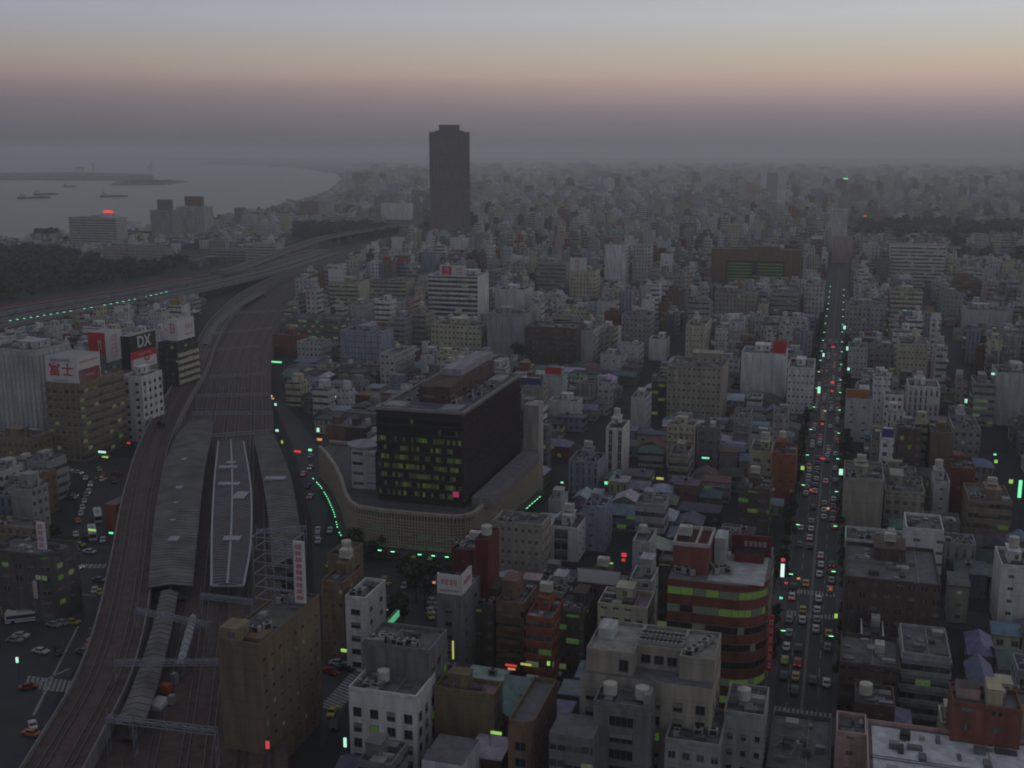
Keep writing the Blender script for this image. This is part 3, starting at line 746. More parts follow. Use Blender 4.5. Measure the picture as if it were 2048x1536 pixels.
BT = [
# name, category, label, short, xl, xr, yt, yb, depth, colour, win, sidewin, feats
# ---------- far side: hotel cluster by the bay
('hotel_block', 'hotel', 'broad white banded hotel with a lit red rooftop sign above the dark park', 'the bay hotel', 137, 232, 437, 497, 22, 'pale', RBN, P1, 's'),
('office_tower', 'office building', 'grey block carrying a dark sign box, beside the bay hotel', None, 300, 345, 422, 482, 20, 'grey', P1, P1, 's'),
('office_tower', 'office building', 'tall pale slab topped by a small brown box on the waterfront', 'the waterfront slab', 352, 408, 415, 477, 24, 'pale', P1, P1, 's'),
('warehouse', 'warehouse', 'small white cube between the bay hotel and the dark sign box block', None, 247, 273, 445, 468, 14, 'white', V_, V_, ''),
('chimney_block', 'office building', 'slender dark tower with a red head near the shore', None, 468, 481, 416, 455, 12, 'dgrey', V_, V_, 'np'),
('apartment_block', 'apartment block', 'pale block next to the slender dark tower with a red head', None, 483, 506, 431, 462, 14, 'pale', P1, P1, ''),
('office_block', 'office building', 'pale block with a small green lit roof sign inland of the shore', None, 510, 550, 450, 478, 16, 'pale', P1, P1, 's'),
('apartment_block', 'apartment block', 'cream stepped block standing before the far row of trees', None, 560, 576, 430, 470, 12, 'cream', P1, P1, ''),
('warehouse', 'warehouse', 'long low cream building along the edge of the dark park', None, 205, 330, 498, 532, 16, 'beige', P1, P1, 's'),
('office_block', 'office building', 'white wide office between the expressway ramp and the green sign block', None, 490, 552, 490, 522, 18, 'pale', RBN, V_, ''),
('warehouse', 'warehouse', 'low striped building beside the expressway ramp', None, 418, 490, 500, 520, 14, 'grey', RBN, V_, ''),
('gas_holder', 'storage building', 'round shouldered brown building on the far shore', None, 600, 636, 405, 436, 24, 'tan', V_, V_, ''),
('office_block', 'office building', 'white slab seen end on, short of the dark tower', None, 762, 818, 408, 440, 20, 'white', V_, V_, ''),
('office_block', 'office building', 'pale office wedge next to the round shouldered brown one', None, 636, 662, 402, 438, 14, 'pale', P1, P1, ''),
('school_block', 'school', 'long pale two banded building beyond the far trees', None, 655, 765, 436, 456, 14, 'pale', RBN, RBN, 'np'),
# ---------- far right
('office_tower', 'office building', 'farther of two tall pale blades that nearly touch, high on the skyline', None, 1523, 1534, 333, 382, 20, 'white', V_, V_, 'np'),
('office_tower', 'office building', 'grey slab clasped between two tall pale blades on the skyline', None, 1534, 1556, 345, 395, 20, 'grey', P1, P1, 'np'),
('office_tower', 'office building', 'taller pale blade closing the skyline slab on its west side', 'the skyline blades', 1557, 1573, 335, 425, 20, 'white', V_, V_, 'np'),
('office_block', 'office building', 'pale narrow block alone on the skyline beyond the avenue', None, 1625, 1641, 359, 384, 16, 'pale', V_, V_, 'np'),
('office_tower', 'office building', 'tall white tower just behind the peach fronted one by the avenue', None, 1661, 1697, 420, 500, 18, 'white', TALL, V_, ''),
('office_tower', 'office building', 'peach fronted narrow tower split by a dark slot beside the avenue', 'the peach fronted tower', 1665, 1706, 478, 527, 20, 'pink', V_, V_, ''),
('hotel_block', 'hotel', 'wide mauve brown hotel with a recessed green lit front', 'the mauve brown hotel', 1423, 1602, 503, 578, 22, 'brown', V_, V_, 's'),
('office_block', 'office building', 'broad white banded office framed by solid ends', 'the white banded office', 1782, 1892, 492, 572, 26, 'white', (1, .5, .1, .3), V_, 'sp'),
('apartment_block', 'apartment block', 'dark slab with one pale edge against the white banded office', None, 1755, 1781, 520, 575, 18, 'dgrey', P1, V_, ''),
('office_block', 'office building', 'beige stepped office in front of the mauve brown hotel', None, 1430, 1512, 590, 645, 24, 'beige', P1, P1, 's a'),
('office_block', 'office building', 'grey banded office between the hotel and the avenue', None, 1540, 1597, 590, 645, 22, 'grey', RBN, RBN, 's'),
('office_block', 'office building', 'pale narrow office at the avenue edge below the peach fronted tower', None, 1610, 1650, 570, 640, 24, 'pale', P1, P1, 's b'),
('office_block', 'office building', 'wide greenish grey office west of the avenue with a pale roof sign', None, 1691, 1772, 612, 684, 24, 'grey', P1, P1, 's a'),
('apartment_block', 'apartment block', 'cream stepped apartments west of the avenue beneath the white banded office', None, 1782, 1846, 585, 648, 22, 'cream', RBN, P1, 's'),
('theatre', 'theatre', 'stepped brown roofed hall like a pagoda beside the dark trees', None, 1912, 1958, 560, 612, 18, 'brown', RBN, V_, 'S'),
('office_block', 'office building', 'grey office standing before the pagoda roofed hall', None, 1886, 1932, 590, 645, 20, 'grey', P1, P1, 's'),
('office_block', 'office building', 'broad blank white office towards the edge of the city view', None, 1932, 2026, 622, 668, 24, 'pale', V_, V_, 's a'),
# ---------- middle distance, east part
('office_block', 'office building', 'cream banded office carrying a white billboard at the railway curve', 'the railway curve billboard', 657, 718, 567, 622, 20, 'cream', RBN, V_, 's'),
('office_block', 'office building', 'wide cream office with three dark window bands past the railway curve', None, 728, 812, 566, 604, 20, 'cream', RBN, V_, 'a'),
('office_tower', 'office building', 'narrow deep blue tower in front of the great dark tower', None, 843, 870, 512, 560, 14, 'blue', V_, V_, 's'),
('department_store', 'department store', 'white framed store with vertical red lettering on its billboard', 'the red lettered store', 856, 955, 555, 655, 26, 'white', (1, .6, .02, .5), V_, 's'),
('office_block', 'office building', 'solid white block with balconies down one side near the red lettered store', None, 990, 1050, 582, 640, 20, 'white', V_, P1, 's balS'),
('office_block', 'office building', 'grey office of bright white bands farther up the city', None, 1073, 1132, 528, 600, 20, 'grey', RBN, V_, 's'),
('office_block', 'office building', 'yellowish office under a white billboard with two red characters', 'the two character billboard', 1140, 1190, 545, 615, 20, 'cream', P1, P1, 's'),
('office_tower', 'office building', 'tall blank white blade wall with a dark flank', 'the blank white blade', 1210, 1252, 490, 582, 22, 'white', V_, P1, 'np'),
('office_tower', 'office building', 'pale apartment tower tucked behind the blank white blade', None, 1266, 1300, 492, 580, 18, 'pale', P1, P1, ''),
('apartment_block', 'apartment block', 'cream twin fronted apartments with a central lift shaft', 'the cream twin apartments', 862, 962, 655, 718, 20, 'cream', P1, P1, 's balS'),
('office_block', 'office building', 'blank grey office with a bright white stair wall on its side', None, 974, 1050, 632, 722, 18, 'grey', V_, V_, 's'),
('office_block', 'office building', 'long dark brown office of fine window grid', 'the long dark brown office', 1050, 1152, 660, 742, 22, 'dbrown', (.6, .5, .02, .2), V_, ''),
('apartment_block', 'apartment block', 'white apartments with balconies on the side, beside the long dark brown office', None, 1150, 1186, 664, 735, 20, 'pale', V_, P1, 's balS'),
('office_block', 'office building', 'bluish grey office with a lone rooftop stack over the low shops', 'the lone stack office', 680, 762, 667, 738, 18, 'blue', DOTS, V_, 's'),
('apartment_block', 'apartment block', 'curved white apartments stepping down behind the black block', None, 760, 792, 712, 785, 26, 'pale', P1, P1, 'balS t'),
('office_block', 'office building', 'tall grey ladder fronted office left of the cream twin apartments', None, 778, 808, 640, 712, 18, 'grey', RBN, P1, 's'),
('office_block', 'office building', 'olive beige office with fine bands next to the ladder fronted one', None, 810, 850, 630, 705, 18, 'beige', RBN, P1, 's t'),
('office_block', 'office building', 'wide dark office of green glowing window bands near the railway', 'the green banded office', 562, 676, 642, 692, 20, 'dgrey', RBG, RBG, 'a'),
('shop_building', 'shop', 'reddish brown block at the railway edge beyond the yard', None, 545, 592, 674, 712, 16, 'brick', SM, SM, 's'),
('shop_building', 'shop', 'pale block with an orange panel beside the reddish brown one', None, 594, 642, 688, 728, 14, 'pale', P1, P1, 'b'),
('office_block', 'office building', 'pale square office in front of the railway curve billboard', None, 700, 728, 612, 660, 16, 'pale', SM, SM, 's'),
('office_block', 'office building', 'slim white tower at the foot of the great dark tower', None, 783, 804, 477, 512, 10, 'white', V_, V_, ''),
('office_block', 'office building', 'white stepped pair against the base of the great dark tower', None, 900, 932, 478, 512, 14, 'white', V_, V_, 's'),
('office_block', 'office building', 'white blank office with a red roof panel among low houses', None, 1298, 1333, 682, 722, 14, 'white', V_, V_, 's'),
('office_block', 'office building', 'mid grey office with wide plain front in the centre of the city', None, 1243, 1300, 634, 700, 20, 'grey', P1, P1, 's a'),
('apartment_block', 'apartment block', 'cream wedge of apartments leaning back in steps towards the avenue', 'the cream wedge', 1372, 1410, 655, 735, 34, 'cream', DOTS, P1, 's t'),
# ---------- avenue east side
('bank_building', 'bank', 'big blank white bank with a red roof sign by the avenue', 'the big white bank', 1483, 1572, 712, 800, 20, 'white', V_, V_, 's'),
('bank_building', 'bank', 'white windowed wing on the avenue side of the big blank bank', None, 1576, 1628, 740, 830, 26, 'white', DOTS, P1, 's'),
('office_block', 'office building', 'beige office with two rows of small square windows near its top', 'the square window office', 1335, 1446, 740, 850, 24, 'beige', (.45, .35, .03, .22), V_, 'S'),
('office_block', 'office building', 'blank pale office with a stepped top below the square window office', None, 1380, 1434, 778, 845, 16, 'pale', V_, V_, 's b'),
('office_block', 'office building', 'dark office with glowing green storeys behind the blank pale one', None, 1304, 1375, 770, 838, 22, 'dbrown', RBG, V_, ''),
('office_tower', 'office building', 'thin pale blade of a building standing over the low houses', 'the thin pale blade', 1262, 1293, 800, 872, 14, 'pale', V_, DOTS, 's'),
('office_tower', 'office building', 'white building striped by vertical dark slots below the thin pale blade', None, 1212, 1246, 862, 958, 14, 'white', (.4, .95, .0, .35), V_, 's t'),
('office_block', 'office building', 'bluish office with a cluttered roof east of the slotted white one', 'the cluttered blue office', 1137, 1196, 930, 990, 14, 'blue', TALL, V_, 's b a e'),
('office_block', 'office building', 'plain bluish block rising over tin roofs below the cluttered one', None, 1166, 1210, 1020, 1105, 12, 'blue', SM, SM, 's a'),
('office_block', 'office building', 'beige five banded office in the low house quarter', 'the five banded office', 1338, 1376, 915, 975, 14, 'beige', RBN, RBN, 's'),
('office_block', 'office building', 'cream narrow office with paired dark openings beside the rust orange one', None, 1500, 1542, 908, 985, 16, 'cream', (.5, .35, .05, .5), V_, 's b'),
('office_block', 'office building', 'rust orange office edged in yellow beside the avenue', 'the rust orange office', 1544, 1592, 915, 1010, 16, 'orange', DOTS, P1, 's t'),
('office_block', 'office building', 'dark brown block squatting in front of the rust orange office', None, 1478, 1540, 985, 1075, 16, 'dbrown', RBG, RBG, 's b a'),
('apartment_block', 'apartment block', 'pale column shaped flats with a dome tank among tin roofs', 'the column flats', 1265, 1300, 1090, 1165, 12, 'pale', SM, SM, 't'),
('office_block', 'office building', 'beige finely gridded office beside the wine red building', 'the gridded office', 985, 1084, 1056, 1165, 10, 'beige', DOTS, P1, 'a'),
('office_block', 'office building', 'white office with a tall dark slot in its front', 'the dark slot office', 1098, 1156, 1062, 1125, 14, 'white', (.55, .95, .02, .75), SM, 's b'),
('office_block', 'office building', 'narrow grey block behind the gridded office', None, 1097, 1122, 1005, 1050, 10, 'pale', V_, V_, 's'),
# ---------- avenue west side
('office_block', 'office building', 'white office with an orange crown and a red upright sign by the avenue', 'the orange crowned office', 1692, 1748, 800, 882, 20, 'pale', SM, SM, 's'),
('office_block', 'office building', 'pale plain office on the west pavement above the orange crowned one', None, 1697, 1736, 697, 756, 18, 'pale', DOTS, DOTS, 's a'),
('office_block', 'office building', 'brownish office between two pale ones west of the avenue', None, 1740, 1790, 700, 752, 20, 'beige', P1, P1, 's'),
('apartment_block', 'apartment block', 'tall cream slab with a darker flank in the west district', 'the tall cream slab', 1798, 1858, 690, 772, 24, 'cream', DOTS, P1, 's t'),
('apartment_block', 'apartment block', 'bright white flats ruled by vertical grooves in the west district', 'the grooved white flats', 1817, 1880, 775, 850, 18, 'white', TALL, P1, 's b rib'),
('office_block', 'office building', 'grey office of green lit floors near the city edge', None, 1950, 1992, 770, 852, 18, 'grey', RBG, RBG, 's'),
('office_block', 'office building', 'blank pale tower at the city edge beside the green lit floors', None, 1994, 2062, 748, 850, 20, 'pale', V_, DOTS, 's a'),
('office_block', 'office building', 'large beige office on the west pavement with a pale lit sign', 'the large beige office', 1688, 1768, 960, 1062, 22, 'beige', V_, P1, 's b a'),
('office_block', 'office building', 'olive green office in the west district', 'the olive office', 1862, 1906, 868, 960, 20, 'olive', V_, DOTS, 's'),
('office_block', 'office building', 'grey office stepping back behind the olive one', None, 1907, 1962, 862, 925, 26, 'grey', P1, RBN, 's a t'),
('office_block', 'office building', 'rust red office below the stepped grey one', None, 1903, 1952, 940, 1022, 16, 'red', SM, SM, 's'),
('apartment_block', 'apartment block', 'slim pale flats with round tanks beside the rust red office', None, 1868, 1900, 968, 1045, 12, 'pale', SM, DOTS, 't s'),
('office_block', 'office building', 'broad brownish office near the city edge under the rust red one', None, 1938, 2025, 1005, 1080, 20, 'tan', RBN, P1, 's a b'),
('office_block', 'office building', 'low wide grey office with roof plant next to the large beige office', None, 1770, 1850, 985, 1052, 20, 'beige', P1, P1, 's c a'),
# ---------- west front blocks
('apartment_block', 'apartment block', 'long white slab with three small openings along its top', 'the long white slab', 1690, 1830, 1082, 1128, 12, 'white', SM, SM, 'A b'),
('apartment_block', 'apartment block', 'higher white tower end rising at the corner of the long white slab', None, 1812, 1888, 1060, 1180, 14, 'white', (.3, .25, .0, .6), SM, ''),
('office_block', 'office building', 'wide flat roofed dark brown office facing the avenue', 'the dark brown office', 1690, 1882, 1158, 1302, 26, 'dbrown', (.5, .4, .0, .28), P1, 's b'),
('apartment_block', 'apartment block', 'white flats at the edge of the view with small slit windows', 'the slit window flats', 2003, 2075, 1135, 1262, 14, 'white', SM, V_, 't s'),
('office_block', 'office building', 'grey office faced with gallery bands and a long roof frame', 'the gallery banded office', 1805, 1902, 1312, 1432, 16, 'grey', RBN, V_, ''),
('shop_building', 'shop', 'brown balconied shops beside the gallery banded office', None, 1680, 1800, 1330, 1430, 16, 'dbrown', RBN, P1, 'bal b'),
('shop_building', 'shop', 'small white rooftop house between brown shops and the dark brown office', None, 1722, 1768, 1280, 1345, 12, 'white', SM, SM, 'b'),
]
def dep_to(x, y, h, u0): return togrid(*unp(x, y, h))[0]-u0
for r in BT:
    name, cat, lab, short, xl, xr, yt, yb, dep, col, win, sw, feats = r
    sp = solve(xl, xr, yt, yb, dep)
    if col in ('pale', 'white', 'grey', 'beige') and 'sp' not in feats and win == RBN: feats += ' sp'
    building(sp, name, lab, cat, col, win, sw, feats, short=short)
# ---- the great dark tower
def tower():
    X, Y = unp(899, 489)
    h = 100.
    while proj(X, Y, h)[1] > 264: h += .25
    w = 78*math.hypot(X, Y)/F*1.0
    t = thing('high_rise_tower', 'great dark brown high-rise tower standing alone against the hazy horizon', 'skyscraper', (X, Y+w/2, 0), math.radians(3))
    tint = lin(128, 114, 107); ff = h/40
    m = MB(); m.box(-w/2, w/2, -w/2, w/2, 0, h, FAC, tint, (.6, .36, .004, .3), topmat=ROOF, toptint=tint); obj('wall', m, t)
    for k in range(1, 41):
        m = MB(); m.box(-w/2-.35, w/2+.35, -w/2-.35, w/2+.35, 0, .9, FAC, tuple(c*1.12 for c in tint), bottom=True); obj('floor_band', m, t, (0, 0, k*ff-.9))
    m = MB()
    for i in range(11):
        x = -w/2+w*i/10; m.box(x-.35, x+.35, -w/2-.5, -w/2-.36, 0, h, FAC, tuple(c*1.15 for c in tint))
    obj('mullion_row', m, t)
    q = w*.26; m = MB(); m.box(-q, q, -q, q, 0, 9.5, FAC, lin(120, 118, 118), (.4, .5, 0, .3)); obj('roof_house', m, t, (0, 0, h))
    m = MB(); m.box(-w*.36, w*.36, -w*.36, w*.36, 0, 2, FAC, lin(112, 110, 108)); obj('roof_step', m, t, (0, 0, h))
    u, v = togrid(X, Y+w/2); HAND.append(dict(u=u-w/2, v=v-w/2, w=w, d=w, h=h, z0=0, px=899, yt=264, yb=487, short='the great dark tower', thing=t))
tower()
# ---- the black block on its lattice podium
rl_ = random.Random(8)
def black_block():
    zp = 15.5
    top = [(640, 893), (655, 907), (671, 930), (684, 956), (692, 985), (702, 1003), (717, 1012), (760, 1019), (830, 1026), (905, 1032), (928, 1031), (947, 1025), (972, 1003), (1020, 960), (1067, 924)]
    pts = [Vector(unp(x, y, zp)) for x, y in top]
    g = [togrid(p.x, p.y) for p in pts]
    vr = g[-1][1]; ub = g[-1][0]+6
    base = Vector(unp(830, 1000, zp))
    t = thing('black_office_block', 'black office block with green lit windows rising from a beige latticed podium', 'office building', (base.x, base.y, 0))
    b0 = dict(short='the black office block', thing=t, px=840, yt=820, yb=1095, z0=0, h=44)
    loc = [Vector((p.x-base.x, p.y-base.y)) for p in pts]
    vl = g[0][1]
    back = [toworld(ub, vr), toworld(max(ub, g[0][0]+1), vl)]
    poly = loc+[Vector((x-base.x, y-base.y)) for x, y in back]
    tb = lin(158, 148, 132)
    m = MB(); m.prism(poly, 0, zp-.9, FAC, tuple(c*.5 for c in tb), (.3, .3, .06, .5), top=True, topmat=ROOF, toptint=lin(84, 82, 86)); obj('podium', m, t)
    # diamond-ish lattice screen standing 0.5 m proud, built of vertical fins and cross bands
    scr = M('lattice_screen', tb, .75, noise=.1)
    m = MB()
    for i in range(len(poly)-1):
        a, b = poly[i], poly[i+1]
        l = (b-a).length
        if l < .3: continue
        e = (b-a)/l; nn = Vector((e.y, -e.x)); n = max(1, int(l/.9))
        for k in range(n):
            p = a+e*(l*k/n)
            m.prism([p+nn*.15, p+e*.34+nn*.15, p+e*.34+nn*.6, p+nn*.6][::-1] if False else [p+nn*.6, p+e*.34+nn*.6, p+e*.34+nn*.15, p+nn*.15], 4.2, zp-.4, scr, bottom=True)
        for z in [4.2+.95*k for k in range(10)]:
            m.prism([a+nn*.5, b+nn*.5, b+nn*.2, a+nn*.2], z, z+.42, scr, bottom=True)
    obj('lattice_screen', m, t)
    m = MB()
    for i in range(len(poly)-1):
        a, b = poly[i], poly[i+1]; l = (b-a).length
        if l < .3: continue
        e = (b-a)/l; nn = Vector((e.y, -e.x))
        m.prism([a+nn*.75, b+nn*.75, b-nn*.35, a-nn*.35], zp-.6, zp+.35, M('podium_coping', lin(150, 143, 132), .8), bottom=True)
    obj('coping', m, t)
    m = MB()
    for i in range(len(poly)-1):
        a, b = poly[i], poly[i+1]; l = (b-a).length
        if l < .3: continue
        e = (b-a)/l; nn = Vector((e.y, -e.x))
        m.prism([a+nn*2.6, b+nn*2.6, b+nn*.01, a+nn*.01], 3.2, 3.7, dkconc, bottom=True)
    obj('canopy', m, t)
    # lamps under the edge of the canopy
    lm = MB(); lm.box(-.5, .5, -.14, .14, -.2, .0, M('lamp_green', (.5, .6, .5), .5, emit=(.22, 1, .5), es=2.6)); lm.box(-.55, .55, -.2, .2, 0, .12, steel)
    lme = lm.mesh('canopy_lamp')
    acc = 0.
    for i in range(len(poly)-3):
        a, b = poly[i], poly[i+1]; l = (b-a).length; e = (b-a)/l; nn = Vector((e.y, -e.x)); step = 2.6 if i < 5 or i > 11 else 4.2
        while acc < l:
            if rl_.random() < .86:
                p = a+e*acc+nn*2.95; obj('canopy_lamp', lme, t, (p.x, p.y, 3.95), math.atan2(e.y, e.x))
            acc += step
        acc -= l
    lw = MB(); lw.box(-1.7, 1.7, -.1, .0, 0, 1.9, glassd); lw.box(-.05, .05, -.14, -.1, 0, 1.9, framem); lw.box(-1.7, 1.7, -.14, -.1, .9, 1., framem)
    lwm = lw.mesh('window'); ls = MB(); ls.box(-1.4, 1.4, -.1, 0, 0, .8, glassd); lsm = ls.mesh('window')
    front = (loc[9]-loc[7]).normalized(); rz = math.atan2(front.y, front.x); fn = Vector((front.y, -front.x))
    for px_, zz, me in [(756, 9.4, lwm), (793, 8.6, lsm), (822, 8.2, lsm), (852, 7.6, lwm), (880, 7.2, lsm), (903, 8.2, lsm), (709, 9, lsm), (735, 5.2, lsm), (760, 4.9, lsm), (825, 4.9, lsm), (845, 4.6, lsm), (868, 4.5, lsm), (882, 4.5, lsm), (710, 5.2, lsm)]:
        f_ = (px_-717)/(905-717); i0 = 6
        a, b = loc[6], loc[9]; p = a.lerp(b, f_)
        # on the screen's outer face
        k = min(range(6, 9), key=lambda k: abs(((loc[k]+loc[k+1])/2-p).length)); e = (loc[k+1]-loc[k]).normalized(); nn = Vector((e.y, -e.x))
        q = loc[k]+e*((p-loc[k]).dot(e))+nn*.66
        obj('window', me, t, (q.x, q.y, zz), math.atan2(e.y, e.x))
    # the block itself
    h = 43.5; u0, vR = togrid(*unp(925, 830, h)); s = solve(752, 925, 830, 1020, 10, zp, h)
    dep = dep_to(1040, 752, h, u0); w = s['w']
    X, Y = toworld(u0+dep/2, s['v']+w/2)
    o = bpy.data.objects.new('tower_block', None)
    blk = lin(60, 52, 54)
    x0, x1, y0, y1 = -w/2, w/2, -dep/2, dep/2; L0 = (X-base.x, Y-base.y, 0)
    m = MB(); m.box(x0, x1, y0, y1, zp-1, h, FAC, blk, NOWIN, (.5, .38, .0, .16), topmat=ROOF, toptint=lin(96, 95, 100)); wl = obj('office_block_wall', m, t, L0, -A0)
    r = random.Random(3); ns = 9; sh = (h-zp-2.5)/ns
    for k in range(ns):
        z = zp+.6+k*sh; prob = [.5, .7, .6, .75, .45, .25, .55, .12, .1][k]
        m = MB(); n = 30
        for i in range(n):
            a = x0+.5+(w-1)*i/n; b = a+(w-1)/n-.1
            q = r.random(); g = glassm
            if q < prob: g = M('window_faint', (.05, .05, .03), .4, emit=(.12, .2, .06), es=.07) if r.random() < .5 else M('window_olive', (.1, .1, .05), .4, emit=(.15, .32, .06), es=.065) if r.random() < .85 else glassl
            m.box(a, b, y0-.06, y0-.005, z+.9, z+2.3, g, bottom=True)
        obj('window_band', m, wl)
        m = MB(); m.box(x0-.25, x1+.25, y0-.3, y0-.004, z-.25, z+.35, signk, bottom=True); m.box(x1+.004, x1+.3, y0, y1, z-.25, z+.35, signk, bottom=True); obj('spandrel', m, wl)
    m = MB(); n = int(dep/1.6)
    for i in range(n+1):
        y = y0+dep*i/n; m.box(x1+.31, x1+.55, y-.12, y+.12, zp, h-.6, M('dark_fin', lin(66, 52, 54), .6))
    obj('fin_row', m, wl)
    m = MB(); e = M('roof_edge', lin(128, 126, 122), .7)
    for a in ((x0-.3, x1+.3, y0-.3, y0+.5), (x0-.3, x1+.3, y1-.5, y1+.3), (x0-.3, x0+.5, y0+.5, y1-.5), (x1-.5, x1+.3, y0+.5, y1-.5)): m.box(*a, h, h+.8, e)
    obj('parapet', m, wl)
    ph = lin(92, 74, 70)
    m = MB(); m.box(-.18*w, .18*w, y0+dep*.22, y1-1.5, h, h+5.2, FAC, ph, (.6, .3, .0, .6)); ob = obj('roof_house', m, wl)
    m = MB(); m.box(-.14*w, .1*w, y0+dep*.5, y1+4, h+5.2, h+7.4, FAC, lin(150, 150, 158)); obj('roof_duct', m, wl)
    m = MB(); m.box(-.46*w, -.22*w, y0+3, y0+9, h, h+.9, ROOF, lin(150, 152, 160)); m.box(.2*w, .42*w, y0+2, y0+10, h, h+.8, ROOF, lin(132, 134, 142)); m.box(.24*w, .4*w, y1-14, y1-4, h, h+1, ROOF, lin(150, 152, 160)); obj('roof_deck', m, wl)
    for i in range(14):
        obj('air_conditioner', SH['ac'], wl, (r.uniform(.22, .42)*w, y0+12+i*(dep-28)/14, h), r.choice((0, 1.57)))
    for i in range(6): obj('air_conditioner', SH['ac'], wl, (r.uniform(-.42, -.25)*w, y0+12+i*(dep-20)/6, h), 0)
    m = MB(); m.box(0, 1.9, -.2, 0, 0, 1.7, M('sign_magenta', (.2, .05, .1), .5, emit=(.7, .06, .2), es=.3)); obj('lit_sign', m, wl, (x1-3.2, y0-.3, zp+2.4))
    # the ramped silver wing with its disc roof on the left
    ws = solve(702, 752, 905, 1005, 24, zp, 27); cw = lin(176, 176, 182)
    X, Y = toworld(ws['u']+12, ws['v']+ws['w']/2); ww = ws['w']
    m = MB(); m.box(-ww/2, ww/2-.2, -12, 12, zp-1, 27, FAC, cw, (.8, .3, .0, .45)); wg = obj('stepped_wing', m, t, (X-base.x, Y-base.y, 0), -A0)
    for k in range(7):
        m = MB(); m.box(-ww/2+.6*ww, ww/2-.2, -12.5, -12.01, 0, 1., FAC, cw, bottom=True); obj('balcony', m, wg, (0, 0, zp+k*1.75))
    m = MB(); m.cyl(-ww*.25, -6, 5.2, 27, 28.1, FAC, lin(160, 162, 170), n=28, r2=5.6); m.cyl(-ww*.25, -6, 4.4, zp, 27, FAC, tuple(c*.8 for c in cw), n=24, win=(.9, .3, 0, .3)); obj('disc_roof', m, wg)
    # terrace strip with ribbed roof on the right
    m = MB()
    for i in range(26): m.box(x1+2, x1+8.5, y0+2+i*(dep-6)/26, y0+2+i*(dep-6)/26+(dep-6)/26*.8, zp-.9, zp+2.2, ROOF, lin(122, 120, 126))
    obj('terrace_roof', m, wl)
    # pale stair slab at the far corner
    m = MB(); m.box(x1+1, x1+6.5, y1+1.2, y1+8, 0, 33, FAC, lin(168, 162, 158)); obj('stair_tower', m, wl)
    uu, vv = togrid(*pts[9]); 
    b0.update(u=uu, v=togrid(*pts[0])[1], w=togrid(*pts[-1])[1]-togrid(*pts[0])[1], d=ub-uu); HAND.append(b0)
    HAND.append(dict(u=u0, v=s['v'], w=w, d=dep, h=h, z0=0, px=840, yt=790, yb=1050, short=None, thing=t))
black_block()
# ---- near buildings
def B(name, lab, cat, xl, xr, yt, h, dep, col, win=V_, sw=None, feats='', short=None, z0=0, lit=()):
    sp = solve(xl, xr, yt, None, 10, 0, h); sp['yb'] = proj(*toworld(sp['u'], sp['v']+sp['w']/2), 0)[1]
    sp['d'] = dep if not isinstance(dep, tuple) else max(4, dep_to(*dep, h, sp['u'])); sp['litrows'] = lit
    t = building(sp, name, lab, cat, col, win, sw, feats, short=short)
    return t, sp
NW = (.42, .5, .12, .33)
tb_, sb_ = B('office_block', 'tall plain brown office with slanting rows of small lit windows beside the tracks', 'office building', 437, 519, 1297, 28, (650, 1198), lin(118, 102, 84), (.0, .0, 0, .5), (.26, .22, .22, .31), 'W', 'the brown office by the tracks')
w, d, h = dims(sb_)
m = MB(); m.box(-w/2+.2, -w/2+4.2, -d/2+.2, -d/2+5, h, h+3.2, FAC, C['tan'], (.3, .4, 0, .5)); obj('stair_house', m, tb_)
m = MB(); m.box(-w/2+4.4, w/2-.6, -d/2+2.2, -d/2+7, h+.05, h+.9, FAC, C['brown']); m.box(-w/2+.6, w/2-.6, -d/2+9, d/2-1, h+.05, h+.5, ROOF, lin(96, 94, 92)); obj('roof_deck', m, tb_)
for i, (a, b) in enumerate([(.1, -.3), (.25, -.22), (-.2, .28), (.05, .33), (.2, .38)]): obj('air_conditioner', SH['ac'], tb_, (a*w, b*d, h+.5), i*.8)
# scaffold sign mast on its far end
X, Y = unp(562, 1200, h); zt = 13.5
sm = thing('rooftop_sign_mast', 'open steel scaffold on the brown office roof holding a white upright sign with red characters', 'sign', (X, Y, h+.9), -A0)
m = MB(); hw, hd = 4.6, 2.6
for a in (-hw, 0, hw):
    for b in (-hd, hd): m.bar((a, b, 0), (a, b, zt), .13, gal)
for z in [zt*k/5 for k in range(6)]:
    for b in (-hd, hd): m.bar((-hw, b, z), (hw, b, z), .1, gal)
    for a in (-hw, hw): m.bar((a, -hd, z), (a, hd, z), .1, gal)
for k in range(5):
    z0_, z1_ = zt*k/5, zt*(k+1)/5
    for a in (-hw, 0):
        m.bar((a, -hd, z0_), (a+hw, -hd, z1_), .06, steel); m.bar((a+hw, hd, z0_), (a, hd, z1_), .06, steel)
obj('scaffold', m, sm)
m = MB(); m.box(0, 2.3, -.3, .3, 0, 13.2, signw, bottom=True); ps = obj('sign_panel', m, sm, (hw+.2, -hd, .3))
g = MB(); glyphs(g, 9, True, .35, 1.95, .5, 12.8, -.31, signr, 77, 4); obj('lettering', g, ps)
B('office_block', 'white office of four window bays, its dark roof just below the brown grey one', 'office building', 697, 833, 1401, 16, 10.5, 'white', (.5, .52, .08, .31), (.4, .5, .1, .3), 'W a t', 'the four bay white office')
tq, sq = B('office_block', 'taller brown grey office with a cluttered roof and cream windowed flank behind the white one', 'office building', 723, 859, 1309, 22, (905, 1268), 'dgrey', V_, (.5, .5, .12, .33), 'W A', 'the cluttered brown grey office')
B('office_block', 'small white office with two square windows and a green neon flank', 'office building', 690, 731, 1203, 18, 12, 'white', (.35, .35, .0, .6), SM, 'W a', 'the green neon office')
B('office_block', 'dark brown office between the sign scaffold and the green neon office', 'office building', 642, 686, 1172, 20, 12, 'brown', DOTS, DOTS, 's b', 'the dark brown corner office')
